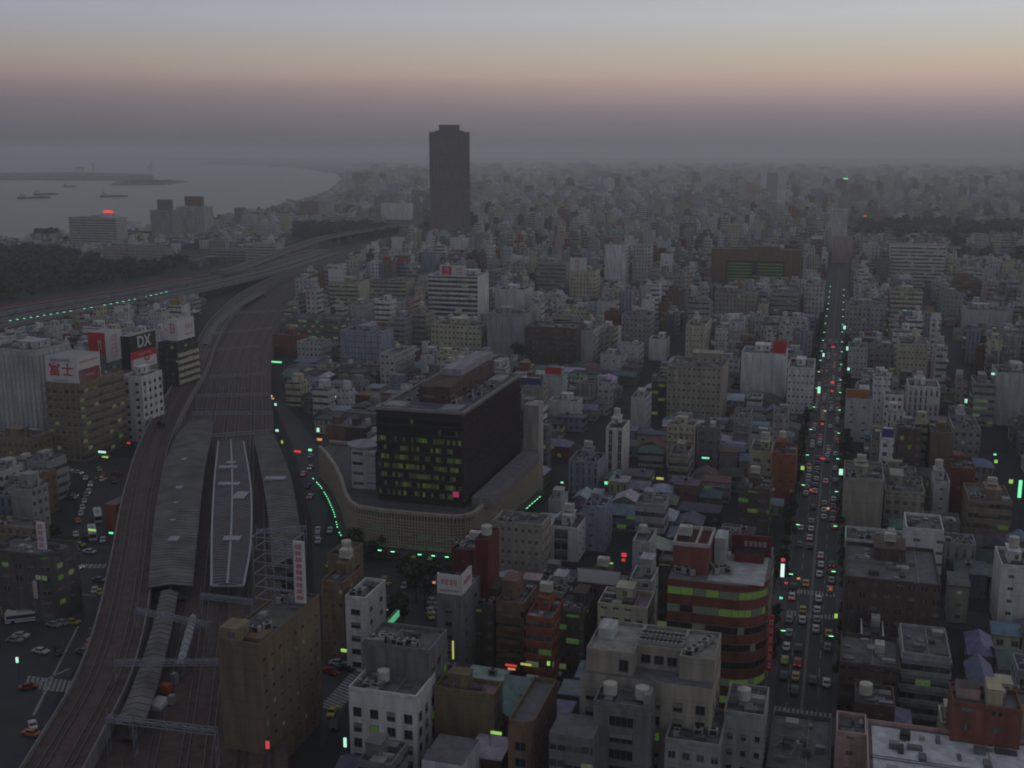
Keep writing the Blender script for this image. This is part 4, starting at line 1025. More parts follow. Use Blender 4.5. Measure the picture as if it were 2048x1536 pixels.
B('office_block', 'olive block with a boxy upper storey behind the dark brown corner office', 'office building', 655, 694, 1118, 19, 10, 'olive', SM, SM, 't')
B('office_block', 'wine red office with a white stack and a taller windowless stair wall', 'office building', 903, 946, 1108, 24, 16, 'wine', DOTS, SM, 'a b', 'the wine red office')
B('office_tower', 'wine red blank stair tower topped by a white stack', 'stair tower', 950, 976, 1087, 30, 9, 'wine', V_, V_, 't')
tw, sw2 = B('office_block', 'grey narrow office under a white two faced billboard with red writing', 'office building', 873, 922, 1202, 21, 14, 'dgrey', (.35, .35, .1, .4), SM, 'W', 'the two faced billboard')
B('shop_building', 'dark shopfront block squeezed between the two faced billboard and the brown row', 'shop', 926, 988, 1222, 15, 12, 'dbrown', P1, P1, 'a s', None)
B('shop_building', 'brown shop block with a pale rooftop house, first of the brown row', 'shop', 992, 1048, 1214, 17, 12, 'brown', RBN, P1, 'S bal', 'the brown shop row')
B('shop_building', 'rust brown shops with heavy floor bands above the yellow neon', 'shop', 1052, 1104, 1244, 16, 12, 'orange', RBG, P1, 'sp s b')
B('shop_building', 'dark brown shops ending the brown row towards the beige stepped office', 'shop', 1108, 1168, 1232, 15, 12, 'dbrown', RBG, P1, 'a s')
B('shop_building', 'brown round cornered block with a pale rimmed dark roof', 'shop', 1016, 1066, 1455, 16, (1108, 1366), 'brown', (.4, .5, .1, .5), P1, 'W round', 'the round cornered brown block')
t8, s8 = B('office_block', 'large beige office whose upper storey steps round a roof court crowded with cooling units', 'office building', 1160, 1425, 1378, 23, 15, 'beige', (.42, .5, .08, .38), SM, 'W np', 'the beige stepped office')
w, d, h = dims(s8); x0, x1, y0, y1 = -w/2, w/2, -d/2, d/2
bt = C['beige']
for nm, bx, wn in (('upper_storey', (x0+1, x0+w*.4, y0+.8, y1-.1, h, h+4), (.22, .6, 0, 1.)), ('upper_storey', (x0+w*.4, x0+w*.74, y0+5, y1-.1, h, h+4), (.45, .45, .1, .32)), ('upper_storey', (x0+w*.74, x1-.1, y0+2.4, y1-.1, h, h+4), SM)):
    m = MB(); m.box(*bx, FAC, bt, NOWIN if nm else wn, topmat=ROOF, toptint=lin(150, 148, 142)); o8 = obj(nm, m, t8)
    m = MB(); a, b, c, e = bx[:4]
    for q in ((a, b, c, c+.3), (a, b, e-.3, e), (a, a+.3, c+.3, e-.3), (b-.3, b, c+.3, e-.3)): m.box(*q, h+4, h+4.7, FAC, bt)
    obj('parapet', m, o8)
for i in range(3): obj('window', window_mesh(1.7, 1.6, 'd'), t8, (x0+w*(.47+.1*i), y0+5, h+1.2))
obj('window', window_mesh(1.6, 2.3, 'd'), t8, (x0+w*.33, y0+.8, h+.8))
for i in range(10): obj('cooling_unit', SH['ac'], t8, (x0+w*(.42+.034*i), y0+6.6, h+4.0), 1.57); obj('cooling_unit', SH['ac'], t8, (x0+w*(.42+.034*i), y0+9.6, h+4.0), 1.57)
for i in range(5): obj('air_conditioner', SH['ac'], t8, (x0+w*(.8+.03*i), y0+4+i*1.7, h+4), i)
m = MB(); m.box(x0+w*.08, x0+w*.2, y0+7, y0+12, h+4, h+6.2, FAC, C['pale']); obj('stair_house', m, t8)
t9, s9 = B('office_block', 'small grey office with two round white tanks before the beige stepped one', 'office building', 1187, 1300, 1425, 21, 6.2, 'dgrey', (.7, .55, .0, .62), SM, 'W', 'the twin tank office')
w, d, h = dims(s9)
for a in (-.27, .3): obj('water_tank', SH['rtank'], t9, (a*w, .1*d, h))
m = MB(); m.box(.36*w, .47*w, -.3*d, .3*d, h, h+2.6, FAC, C['grey']); obj('stair_house', m, t9)
B('shop_building', 'low grey building with a curved shoulder below the twin tank office', 'shop', 1098, 1186, 1478, 17.5, 8, 'dgrey', RBN, SM, 'np')
B('warehouse', 'flat white roofed shed wedged against the four bay white office', 'shed', 843, 925, 1532, 11, (925, 1474), lin(196, 200, 208), V_, V_, 'np', None)
B('office_block', 'pale office with square tanks between the twin tank office and the avenue', 'office building', 1448, 1530, 1440, 16, 12, 'grey', DOTS, DOTS, 'W t b')
B('shop_building', 'low pale roofs with a white tank behind the twin tank office', 'shop', 1330, 1440, 1500, 14, 14, 'grey', P1, P1, 't a b', None)
tr, sr = B('office_block', 'brick red office with curved corner and ribbon windows glowing green on the avenue', 'office building', 1336, 1536, 1178, 29, (1545, 1110), 'red', V_, V_, 'RB round np', 'the brick red ribbon office', lit=(0, 1, 5, 6))
w, d, h = dims(sr); rd = C['red']
m = MB(); m.box(-w/2+.3, -w/2+w*.38, -d/2+4.5, d/2-5, h, h+6.2, FAC, C['brick'], topmat=ROOF, toptint=lin(90, 50, 46)); rh = obj('lift_house', m, tr)
m = MB(); a, b, c, e = -w/2+.2, -w/2+w*.38+.1, -d/2+4.4, d/2-4.9
for q in ((a, b, c, c+.4), (a, b, e-.4, e), (a, a+.4, c+.4, e-.4), (b-.4, b, c+.4, e-.4), (a+.6*(b-a), a+.6*(b-a)+.4, c+.4, e-.4)): m.box(*q, h+6.2, h+7.0, M('pale_coping', lin(168, 160, 158), .7))
obj('coping', m, rh)
obj('water_tank', SH['btank'], rh, ((a+b)/2-2, (c+e)/2, h+6.2))
m = MB(); m.box(-w/2+w*.55, w/2-.6, d/2-2.2, d/2-1.4, h, h+4.9, FAC, C['wine']); sc_ = obj('screen_wall', m, tr)
g = MB(); glyphs(g, 5, False, -w/2+w*.68, w/2-1.6, h+2.3, h+3.7, d/2-2.21, signw, 9, 3); obj('lettering', g, sc_)
m = MB(); m.box(-w/2+w*.4, -w/2+w*.52, d/2-9, d/2-3, h, h+6, FAC, C['pale']); obj('stair_house', m, tr)
m = MB(); m.box(-w/2+w*.6, w/2-2, d/2-7, d/2-2.4, h, h+1.9, FAC, lin(110, 56, 52), toptint=lin(60, 50, 52)); obj('roof_pit', m, tr)
m = MB(); m.box(-w/2+w*.39, w/2-1, -d/2+1.2, d/2-.8, h+.02, h+.12, ROOF, lin(168, 168, 172)); obj('roof_deck', m, tr)
for i, (a, b) in enumerate([(-.42, -.3), (-.34, -.32), (-.28, -.34), (.0, -.2), (.04, -.16), (-.04, -.24), (.08, -.2), (-.08, -.12)]): obj('air_conditioner', SH['ac'], tr, (a*w, b*d, h+.1), i)
m = MB(); m.box(0, 1.2, -.3, .3, -13, 0, signr); p_ = obj('projecting_sign', m, tr, (w/2+.2, -d/2+5, h-8))
g = MB(); glyphs(g, 6, True, .15, 1.05, -12.6, -.4, -.31, signw, 4, 2); obj('lettering', g, p_)
# foreground right
tl, sl = B('car_park', 'flat dark blue grey roof with crossing white lines at the foot of the avenue', 'low building', 1532, 1660, 1560, 7, (1660, 1443), lin(96, 96, 106), V_, V_, '', None)
w, d, h = dims(sl); m = MB()
for a, b, c, e in ((-.45, -.1, -.25, .05), (-.05, -.02, .15, -.1), (-.02, .05, -.15, -.2), (.1, -.2, .4, .0)): m.bar((a*w, b*d, h+.06), (c*w, e*d, h+.06), .12, paint)
obj('roof_marking', m, tl)
tf, sf = B('warehouse', 'huge flat white roof rimmed in pink at the corner of the view', 'low building', 1735, 2110, 1560, 15, 20.5, lin(178, 150, 146), V_, (.3, .9, 0, .15), '', 'the huge white roof')
w, d, h = dims(sf)
m = MB(); m.box(-w/2+1, w/2-1, -d/2+1, d/2-1, h+.02, h+.14, ROOF, lin(196, 198, 204)); obj('roof_deck', m, tf)
m = MB(); m.box(-w*.3, -w*.24, d/2-5, d/2-3.4, h+.14, h+1.4, signk); obj('hatch', m, tf)
tg, sg = B('office_block', 'brick red block with a hollow roof court and a cream box on top', 'office building', 1905, 2045, 1412, 22, 8, 'brick', (.35, .3, .0, .5), SM, '', 'the hollow brick block')
w, d, h = dims(sg)
m = MB(); m.box(.0*w, .22*w, -.35*d, .3*d, h, h+3.6, FAC, lin(186, 180, 150)); obj('tank_box', m, tg)
m = MB(); m.box(-.42*w, -.08*w, -.1*d, .38*d, h, h+2.2, FAC, C['pink'], toptint=lin(90, 80, 82)); obj('stair_house', m, tg)
B('shop_building', 'pinkish wall fronted house beside the huge white roof', 'shop', 1672, 1733, 1470, 15, 8, 'pink', SM, V_, '')
B('shop_building', 'dark roof with round and square tanks behind the huge white roof', 'shop', 1710, 1790, 1412, 13, 9, 'dbrown', DOTS, SM, 't b')
# gallery roof frame + post
# ---- left side
def sign_cube(t, w, d, h, loc, near, nmarks, side, smarks, zb=.6):
    """billboard with a near face and a side face (both real panels on a frame)"""
    m = MB(); m.box(-w/2, w/2, -d/2, d/2, zb, zb+h, acm, bottom=True)
    for a in (-w/2+.2, w/2-.2):
        for b in (-d/2+.2, d/2-.2): m.bar((a, b, 0), (a, b, zb), .15, steel)
    for (a, b, c, e, mt) in near: m.box(-w/2+w*c, -w/2+w*e, -d/2-.08, -d/2, zb+h*a, zb+h*b, mt, bottom=True)
    for (a, b, c, e, mt) in side: m.box(w/2, w/2+.08, -d/2+d*c, -d/2+d*e, zb+h*a, zb+h*b, mt, bottom=True)
    o = obj('billboard', m, t, loc)
    for (n, vert, a, b, c, e, mt, dens) in nmarks:
        g = MB(); glyphs(g, n, vert, -w/2+w*a, -w/2+w*b, zb+h*c, zb+h*e, -d/2-.09, mt, int(n*7+a*90+w*3), dens); obj('lettering', g, o)
    for (n, vert, a, b, c, e, mt, dens) in smarks:
        g = MB(); glyphs(g, n, vert, d*a, d*b, zb+h*c, zb+h*e, -.01, mt, int(n*5+a*70+d*3), dens)
        obj('lettering', g, o, (w/2+.09, -d/2, 0), math.pi/2)
    return o
def B2(name, lab, cat, xl, xr, yt, yb, dep, col, win=V_, sw=None, feats='', short=None, far=None):
    sp = solve(xl, xr, yt, yb, 10)
    if far: sp['d'] = max(4, dep_to(*far, sp['h'], sp['u']))
    else: sp['d'] = dep
    return building(sp, name, lab, cat, col, win, sw, feats, short=short), sp
ta, sa = B2('office_block', 'brown finely banded office wearing a white and red wrap round billboard', 'office building', 90, 158, 772, 925, 0, lin(132, 120, 104), (.6, .45, .02, .28), (.9, .42, .16, .28), 'sp', 'the wrap round billboard', (245, 745))
w, d, h = dims(sa); k = w/1.0
bw, bd = w*.92, d*.5
ob = sign_cube(ta, bw, bd, 10.5, (0, -d/2+bd/2+.5, h), [(0, 1, 0, 1, signw)], [(6, False, .15, .8, .8, .92, signk, 3), (7, False, .2, .7, .06, .14, signk, 2)], [(0, 1, 0, 1, signw), (.02, .5, .04, .96, signr)], [(7, False, .1, .9, .74, .84, signr, 3), (6, False, .3, .7, .2, .3, signw, 2)])
text(ob, '富', 5.6, (-bw*.22, -bd/2-.14, 5.6), (math.pi/2, 0, 0), signr, bold=.09); text(ob, '士', 5.6, (bw*.2, -bd/2-.14, 5.6), (math.pi/2, 0, 0), signr, bold=.09)
tA, sA = B2('office_block', 'white apartment slab with a column of dark square windows beside the banded office', 'apartment block', 243, 283, 757, 885, 0, 'white', (.32, .35, .02, .42), (.4, .42, .1, .35), 'W s', 'the white slab by the tracks', (325, 744))
B2('office_block', 'grey fluted office with a plain pale crown at the edge of the view', 'office building', -40, 72, 705, 885, 22, 'pale', V_, V_, 'rib s', 'the fluted office')
t4, s4 = B2('office_block', 'dark office holding up tall red and white signs behind the banded office', 'office building', 176, 207, 712, 830, 0, 'dgrey', P1, (.6, .4, .1, .3), '', 'the tall red and white sign', (236, 700))
w, d, h = dims(s4)
ob = sign_cube(t4, w*1.1, d*.8, 14, (-w*.02, 0, h), [(0, 1, 0, 1, signr)], [(1, False, .5, .85, .35, .8, signw, 2)], [(0, 1, 0, 1, signw)], [(6, True, .3, .7, .1, .9, signr, 2)], zb=-3.5)
t5, s5 = B2('office_block', 'black sided office under the sign reading DX above a red band', 'office building', 244, 262, 745, 850, 0, 'dgrey', V_, (1, .4, .1, .3), '', 'the DX sign', (306, 728))
w, d, h = dims(s5)
ob = sign_cube(t5, w*1.0, d*.95, 15.5, (0, 0, h), [(0, 1, 0, 1, signk)], [], [(.52, 1, 0, 1, signk), (.3, .52, 0, 1, signr), (0, .3, .08, 1, signw)], [(6, False, .3, .8, .36, .45, signw, 2), (8, False, .15, .9, .05, .1, signk, 1)])
text(ob, 'DX', 7.2, (w/2+.12, .03*d, .6+15.5*.76), (math.pi/2, 0, math.pi/2), signw, bold=.16)
m = MB()
for i in range(20):
    a, b = 2*math.pi*i/20, 2*math.pi*(i+1)/20; m.bar((0, 1.6*math.cos(a), 1.6*math.sin(a)), (0, 1.6*math.cos(b), 1.6*math.sin(b)), .36, signr)
obj('emblem_ring', m, ob, (w/2+.15, .1*d, .6+15.5*.3))
t6, s6 = B2('office_block', 'black fronted office with a tan banded flank under a white billboard', 'office building', 316, 354, 690, 810, 0, lin(64, 60, 62), (.7, .4, .02, .3), RBN, '', 'the white track side billboard', (392, 678))
w, d, h = dims(s6)
m = MB()
for k in range(int(h/3.3)): m.box(w/2+.004, w/2+.35, -d/2, d/2, k*3.3+.2, k*3.3+1.9, FAC, C['cream'], bottom=True)
obj('spandrel', m, t6)
sign_cube(t6, w*.55, d*.8, 10, (.18*w, 0, h), [(0, 1, 0, 1, signw)], [(1, False, .1, .9, .3, .9, signr, 3)], [(0, 1, 0, 1, signw)], [(3, False, .45, .9, .45, .75, signr, 2), (8, False, .4, .9, .2, .27, signr, 1)], zb=1.6)
tn, sn = B('shop_building', 'dark rounded corner building with green lit windows and an upright sign, by the bus stop', 'shop', -30, 100, 1118, 18, (124, 1086), lin(92, 86, 86), (.5, .4, .12, .4), P1, 'round', 'the dark corner shop')
w, d, h = dims(sn)
m = MB(); m.box(-1.2, 1.2, -.3, .3, 0, 7.2, signw, bottom=True); m.bar((-1, .6, -2), (-1, .6, 6), .1, steel); m.bar((1, .6, -2), (1, .6, 6), .1, steel); o = obj('upright_sign', m, tn, (w/2-4.5, -d/2+3, h+1.2))
g = MB(); glyphs(g, 4, True, -.8, .8, .4, 6.9, -.31, signr, 5, 3); obj('lettering', g, o)
m = MB(); m.box(-.5, .5, -.2, .2, 0, 4.6, signw); o = obj('upright_sign', m, tn, (w/2-5, -d/2-.4, h-11))
g = MB(); glyphs(g, 5, True, -.38, .38, .2, 4.4, -.21, signr, 6, 2); obj('lettering', g, o)
for i in range(2): obj('window', window_mesh(1.6, 1.2, 'w'), tn, (w/2-4.1+i*1.9, -d/2-.02, h-6))
B2('shop_building', 'tan low shop with tawny awnings behind the dark corner shop', 'shop', -30, 62, 1062, 1120, 8, 'tan', P1, P1, 'a')
B2('office_block', 'brown brick sided block pressed against the viaduct', 'office building', 208, 232, 1010, 1062, 0, 'orange', V_, V_, 'np', None, (245, 940))
B2('shop_building', 'brown low building at the outer end of the bus lanes', 'shop', -20, 66, 882, 935, 12, 'tan', P1, P1, 'a s')
# billboards of the mid city, and other roof signs
def find(s): return next(x for x in HAND if x.get('short') == s)
for s, wf, hh, mats, marks in [
    ('the railway curve billboard', .5, 9, [(0, 1, 0, 1, signw)], [(3, False, .1, .9, .2, .4, signr, 1), (5, False, .1, .9, .6, .7, signr, 1)]),
    ('the red lettered store', .52, 17, [(0, 1, 0, 1, signw), (.05, .95, .08, .46, signr)], [(4, True, .14, .4, .1, .92, signw, 3), (5, True, .6, .9, .1, .92, signr, 3)]),
    ('the two character billboard', .66, 10, [(0, 1, 0, 1, signw)], [(2, True, .25, .6, .08, .92, signr, 3)]),
    ('the big white bank', .3, 6, [(0, 1, 0, 1, signr)], []),
    ('the orange crowned office', .8, 3.5, [(0, 1, 0, 1, M('sign_orange', lin(150, 100, 50), .6))], []),
    ('the two faced billboard', .98, 4.6, [(0, 1, 0, 1, signw)], [(4, False, .15, .85, .45, .8, signr, 3), (7, False, .1, .9, .12, .25, signk, 1)])]:
    q = find(s); w, d, h = dims(q)
    billboard(q['thing'], w*wf, hh, (w*(1-wf)/2*(1 if s in ('the big white bank', 'the two faced billboard') else -1)*(0 if s == 'the red lettered store' else 1), -d/2+.3, h-(hh*.6 if s == 'the red lettered store' else 0)), 0, mats, marks)
q = find('the two faced billboard'); w, d, h = dims(q)
billboard(q['thing'], d*.5, 4.6, (w/2+.1, -d/2+d*.25+.3, h), math.pi/2, [(0, 1, 0, 1, signw)], [(4, False, .15, .85, .4, .7, signr, 2)])
q = find('the bay hotel'); w, d, h = dims(q)
m = MB(); m.box(-w*.1, w*.1, 0, .6, 1, 4, M('sign_lit_red', (.4, .05, .05), .5, emit=(1, .06, .05), es=.9)); obj('lit_sign', m, q['thing'], (w*.33, -d/2+1, h+6))
m = MB(); m.box(-w*.17, w*.17, 0, 8, 0, 6, FAC, C['white']); obj('roof_house', m, q['thing'], (w*.3, -d/2+3, h))
# dark boxes on the two bayside blocks
for y, xx, col in ((401, 328, 'dgrey'), (397, 389, 'brown')):
    q = min(HAND, key=lambda k: abs(k['px']-xx)+abs(k['yt']-y-18)); w, d, h = dims(q)
    m = MB(); m.box(-w*.28, w*.28, -d*.2, d*.2, 2, 15, FAC, C[col], bottom=True); m.box(-w*.2, w*.2, -d*.1, d*.1, 0, 2, FAC, C['dgrey']); obj('sign_box', m, q['thing'], (0, 0, h))
q = min(HAND, key=lambda k: abs(k['px']-1512)+abs(k['yt']-503)); w, d, h = dims(q)
m = MB(); m.box(-w*.33, w*.33, -d/2-.12, -d/2-.004, h*.18, h*.72, signk, bottom=True); rc = obj('recess_panel', m, q['thing'])
for k in range(6):
    for a in (-.31, .03):
        m = MB(); m.box(w*a, w*(a+.28), -d/2-.4, -d/2-.13, 0, .9, M('window_hotel', (.1, .1, .05), .4, emit=(.2, .5, .12), es=.09), bottom=True); obj('window_band', m, rc, (0, 0, h*(.2+.085*k)))
NH = len(HAND)
# ================================================================ FILLING THE CITY
def inpoly(x, y, P):
    c = False; j = len(P)-1
    for i in range(len(P)):
        if (P[i][1] > y) != (P[j][1] > y) and x < (P[j][0]-P[i][0])*(y-P[i][1])/(P[j][1]-P[i][1])+P[i][0]: c = not c
        j = i
    return c
rail_px = [(-400, 1700), (-60, 1400), (120, 1320), (200, 1120), (258, 915), (325, 820), (382, 740), (396, 650), (430, 600), (520, 556), (640, 512), (800, 466), (860, 458), (885, 468), (785, 505), (700, 540), (615, 585), (570, 640), (552, 700), (556, 790), (600, 880), (632, 1000), (655, 1200), (655, 1700)]
exp_px = [(-500, 700), (-500, 600), (130, 585), (340, 550), (445, 530), (560, 492), (700, 450), (880, 420), (880, 450), (640, 515), (440, 595), (330, 616), (22, 672)]
park_px = [(-600, 612), (20, 608), (200, 580), (350, 552), (378, 532), (352, 520), (325, 532), (205, 534), (190, 520), (135, 508), (60, 500), (-600, 505)]
grove_px = [(575, 470), (585, 455), (700, 452), (760, 458), (800, 470), (700, 486), (640, 486), (590, 482)]
belt_px = [(1695, 470), (1700, 448), (1800, 444), (2120, 452), (2120, 478), (1950, 482), (1900, 530), (2120, 560), (2120, 520), (1900, 505), (1780, 480)]
clear_px = [rail_px, exp_px, park_px, grove_px, belt_px, plaza_w, plaza_e, water_px,
            [(1530, 1400), (1530, 1540), (1670, 1540), (1670, 1400)], [(600, 1260), (720, 1260), (720, 1540), (600, 1540)]]
hu = np.array([[h['u'], h['u']+h['d'], h['v'], h['v']+h['w']] for h in HAND])
def corners(u, v, w, d): return [toworld(u, v), toworld(u, v+w), toworld(u+d, v+w), toworld(u+d, v)]
hp = []
for h in HAND:
    xs = [proj(*toworld(a, b), h['h'])[0] for a in (h['u'], h['u']+h['d']) for b in (h['v'], h['v']+h['w'])]
    ys = [proj(*toworld(h['u'], b), h['h'])[1] for b in (h['v'], h['v']+h['w'])]
    hp.append((min(xs), max(xs), min(ys), h['yb'], h['u']))
for a, b, c, e in ((575, 800, 457, 488), (1700, 2048, 449, 478), (1900, 2048, 500, 520), (-100, 360, 512, 590), (360, 660, 480, 520), (966, 1070, 925, 1064)): hp.append((a, b, c, e, togrid(*unp((a+b)/2, (c+e)/2))[0]))
hp = np.array(hp)
streetA = togrid(*unp(1150, 930))[1]; streetB = togrid(*unp(1950, 810))[1]; streetC = togrid(*unp(1010, 560))[1]
lowz = [[(980, 1010), (1080, 850), (1200, 770), (1340, 860), (1480, 830), (1600, 860), (1490, 1010), (1480, 1060), (1580, 1110), (1480, 1160), (1340, 1250), (1150, 1230), (980, 1200)],
        [(540, 715), (770, 740), (860, 760), (760, 880), (640, 890), (600, 860), (560, 800)], [(1050, 735), (1330, 735), (1480, 720), (1480, 830), (1300, 860), (1060, 900)],
        [(1880, 1180), (2100, 1180), (2100, 1400), (1900, 1400)]]
walls = [('white', 4), ('pale', 5), ('grey', 6), ('dgrey', 3), ('beige', 3), ('cream', 2), ('blue', 2), ('tan', 1), ('brown', 1), ('dbrown', 2), ('brick', .4), ('pink', .4), ('olive', .4), ('orange', .25)]
wn_, wp_ = [a for a, b in walls], [b for a, b in walls]
tins = [('blue grey', lin(118, 128, 146), 4), ('slate', lin(96, 98, 106), 4), ('pale', lin(168, 172, 180), 2.5), ('dark', lin(72, 72, 78), 3), ('rusty', lin(118, 88, 78), 1), ('green', lin(92, 112, 104), .7)]
WST = [(.5, .42, .015, .26), (.45, .45, .02, .34), (1, .42, .015, .3), (1, .36, .01, .3), (.4, .3, .01, .2), (.25, .25, .02, .5), V_, (1, .4, .12, .3), (.5, .42, .05, .28), (.35, .8, .01, .22), V_, SM]
fill = []
u = 150.0
rf = random.Random(21)
while u < 9500:
    sc_ = 1 if u < 1100 else 1+(u-1100)/1500
    low = None
    dep = rf.uniform(7, 11.5)*sc_
    vmin, vmax = -1.0*u-60, .62*u+120
    v = vmin+rf.uniform(0, 8)
    while v < vmax:
        w = (rf.uniform(4.8, 8.5) if rf.random() < .6 else rf.uniform(8, 14))*sc_
        v1 = v+w
        cx, cy = toworld(u+dep/2, v+w/2)
        if cy < 60: v = v1; continue
        px, py = proj(cx, cy, 0)
        gap = rf.uniform(.3, 1.3)*sc_ + (rf.uniform(4, 7)*sc_ if rf.random() < .12 else 0)
        ok = -160 < px < 2210 and py < 1680
        if ok:
            if abs(v+w/2-AVC) < w/2+10.6 and u < 3400: ok = False
            for st, hw in ((streetA, 3.6), (streetB, 5), (streetC, 4)):
                if abs(v+w/2-st) < w/2+hw and u < 2200: ok = False
            if abs(u+dep/2-ux) < dep/2+7.5 and AVC-75 < v+w/2 < AVC+52: ok = False
        if ok:
            cs = [proj(x, y, 0) for x, y in corners(u, v, w, dep)]
            for P in clear_px:
                if inpoly(px, py, P) or any(inpoly(a, b, P) for a, b in cs): ok = False; break
        if ok and np.any((hu[:, 0] < u+dep+.6) & (hu[:, 1] > u-.6) & (hu[:, 2] < v1+.5) & (hu[:, 3] > v-.5)): ok = False
        if ok:
            L0 = any(inpoly(px, py, P) for P in lowz)
            r = rf.random()
            near = u < 420
            if L0: h = rf.uniform(5.5, 8.5) if r < .84 else rf.uniform(10, 19)
            elif near: h = rf.uniform(6, 9) if r < .45 else rf.uniform(10, 19)
            elif px > 1690 and u < 900: h = rf.uniform(6, 9) if r < .4 else rf.uniform(11, 26)
            elif u < 1100: h = rf.uniform(6, 9) if r < .32 else rf.uniform(11, 22) if r < .84 else rf.uniform(22, 32)
            elif u < 2600: h = rf.uniform(6, 10) if r < .4 else rf.uniform(10, 20) if r < .87 else rf.uniform(20, 36)
            else: h = rf.uniform(6, 13) if r < .7 else rf.uniform(12, 24) if r < .95 else rf.uniform(26, 48)
            if px < 700 and py < 640 and u > 900: h = min(h, rf.uniform(6, 13))
            if px < 430 and 600 < py < 900:          # nothing stands up in front of the lit expressway
                lx = 668-.205*max(px-20, -60)
                while h > 3 and proj(cx, cy, h)[1] < lx+4: h -= .4
                if h < 3.2: ok = False
            # keep the hand-made fronts in view
            pc = corners(u, v, w, dep)
            xs = [proj(x, y, h)[0] for x, y in pc]; xa, xb = min(xs), max(xs)
            m_ = (hp[:, 4] > u+dep*.5) & (hp[:, 0] < xb-2) & (hp[:, 1] > xa+2)
            if m_.any():
                lim = (hp[m_, 3]-.12*(hp[m_, 3]-hp[m_, 2])).max() if False else (hp[m_, 3])
                for _ in range(8):
                    top = min(proj(x, y, h)[1] for x, y in pc[:2])
                    conf = (top < hp[m_, 3]-4-.1*(hp[m_, 3]-hp[m_, 2])) & (max(proj(*toworld(u, v), 0)[1], 0) > hp[m_, 2])
                    if not conf.any(): break
                    h *= .8
                if h < 4.2: ok = False
                h = max(h, 4.4)
        if ok:
            house = h < 9.2 and w < 14*sc_ and u < 2600
            col = rf.choices(wn_, wp_)[0]
            if u > 450 and not house and rf.random() < .3: col = rf.choice(('white', 'white', 'pale', 'pale', 'cream'))
            if near and col in ('white', 'pale'): col = rf.choice(('pale', 'grey', 'beige', 'dgrey'))
            fill.append(dict(u=u, v=v, w=w, d=dep*rf.uniform(.82, 1), h=h, z0=0, house=house, col=col, win=rf.choice(WST), sw=rf.choice(WST[:6]), tin=rf.choices(tins, [t[2] for t in tins])[0], seed=rf.random(), px=px, py=py, type=rf.random()))
        v = v1+gap
    u += dep+(rf.uniform(.6, 1.8) if rf.random() < .5 else rf.uniform(3, 5.5))*sc_
for xa, xb, y, hh, dd, tn_, ty in [(1950, 2000, 1372, 9, 17, 0, .9), (1942, 1990, 1290, 8, 12, 0, .4), (1925, 1975, 1210, 9, 12, 3, .7), (1900, 1940, 1172, 10, 10, 1, .2), (2000, 2050, 1318, 8, 12, 1, .6), (1930, 1975, 1440, 7, 10, 3, .5)]:
    s_ = solve(xa, xb, y, None, dd, 0, hh)
    if np.any((hu[:, 0] < s_['u']+dd) & (hu[:, 1] > s_['u']) & (hu[:, 2] < s_['v']+s_['w']) & (hu[:, 3] > s_['v'])): continue
    fill = [f for f in fill if not (f['u'] < s_['u']+dd and f['u']+f['d'] > s_['u'] and f['v'] < s_['v']+s_['w'] and f['v']+f['w'] > s_['v'])]
    fill.append(dict(u=s_['u'], v=s_['v'], w=s_['w'], d=dd, h=hh, z0=0, house=True, col='grey', win=SM, sw=SM, tin=tins[tn_], seed=.3, px=(xa+xb)/2, py=y, type=ty))
# ---- which of them does the picture show? front-to-back id buffer over box silhouettes
BW, BH = 683, 512; K_ = BW/2048
buf = np.full((BH, BW), -1, np.int32)
def hull(p):
    p = sorted(set(p))
    def half(q):
        o = []
        for a in q:
            while len(o) > 1 and (o[-1][0]-o[-2][0])*(a[1]-o[-2][1])-(o[-1][1]-o[-2][1])*(a[0]-o[-2][0]) <= 0: o.pop()
            o.append(a)
        return o
    l, u_ = half(p), half(p[::-1]); return l[:-1]+u_[:-1]
allb = [(h['u'], -1-i, h) for i, h in enumerate(HAND)]+[(f['u'], i, f) for i, f in enumerate(fill)]
allb.sort(key=lambda t: math.hypot(*toworld(t[2]['u'], t[2]['v']+t[2]['w']/2)))
seen = {}
for _, i, b in allb:
    pts = [tuple(c*K_ for c in proj(x, y, z)) for x, y in corners(b['u'], b['v'], b['w'], b['d']) for z in (b['z0'], b['h'])]
    xa, xb = int(max(min(p[0] for p in pts), 0)), int(min(max(p[0] for p in pts)+1, BW)); ya, yb_ = int(max(min(p[1] for p in pts), 0)), int(min(max(p[1] for p in pts)+1, BH))
    if xb <= xa or yb_ <= ya: continue
    H_ = hull(pts); gy, gx = np.mgrid[ya:yb_, xa:xb]; gx = gx+.5; gy = gy+.5; ms = np.ones(gx.shape, bool)
    for k in range(len(H_)):
        (x0_, y0_), (x1_, y1_) = H_[k], H_[(k+1) % len(H_)]; ms &= ((x1_-x0_)*(gy-y0_)-(y1_-y0_)*(gx-x0_)) >= 0
    sub = buf[ya:yb_, xa:xb]; ms &= sub == -1
    n = int(ms.sum())
    if n: sub[ms] = 1; seen[i] = n
MINPX = 5
cand = sorted([(seen.get(i, 0), i) for i in range(len(fill)) if seen.get(i, 0) >= MINPX], reverse=True)
HOUSES = [i for n, i in cand if fill[i]['house']][:290]; BLD = [i for n, i in cand if not fill[i]['house']][:max(0, 285-NH)]
chosen = set(HOUSES) | set(BLD)
print('FILL', len(fill), 'visible', len(cand), 'houses', len(HOUSES), 'buildings', len(BLD), 'hand', NH, [n for n, i in cand][200:210])
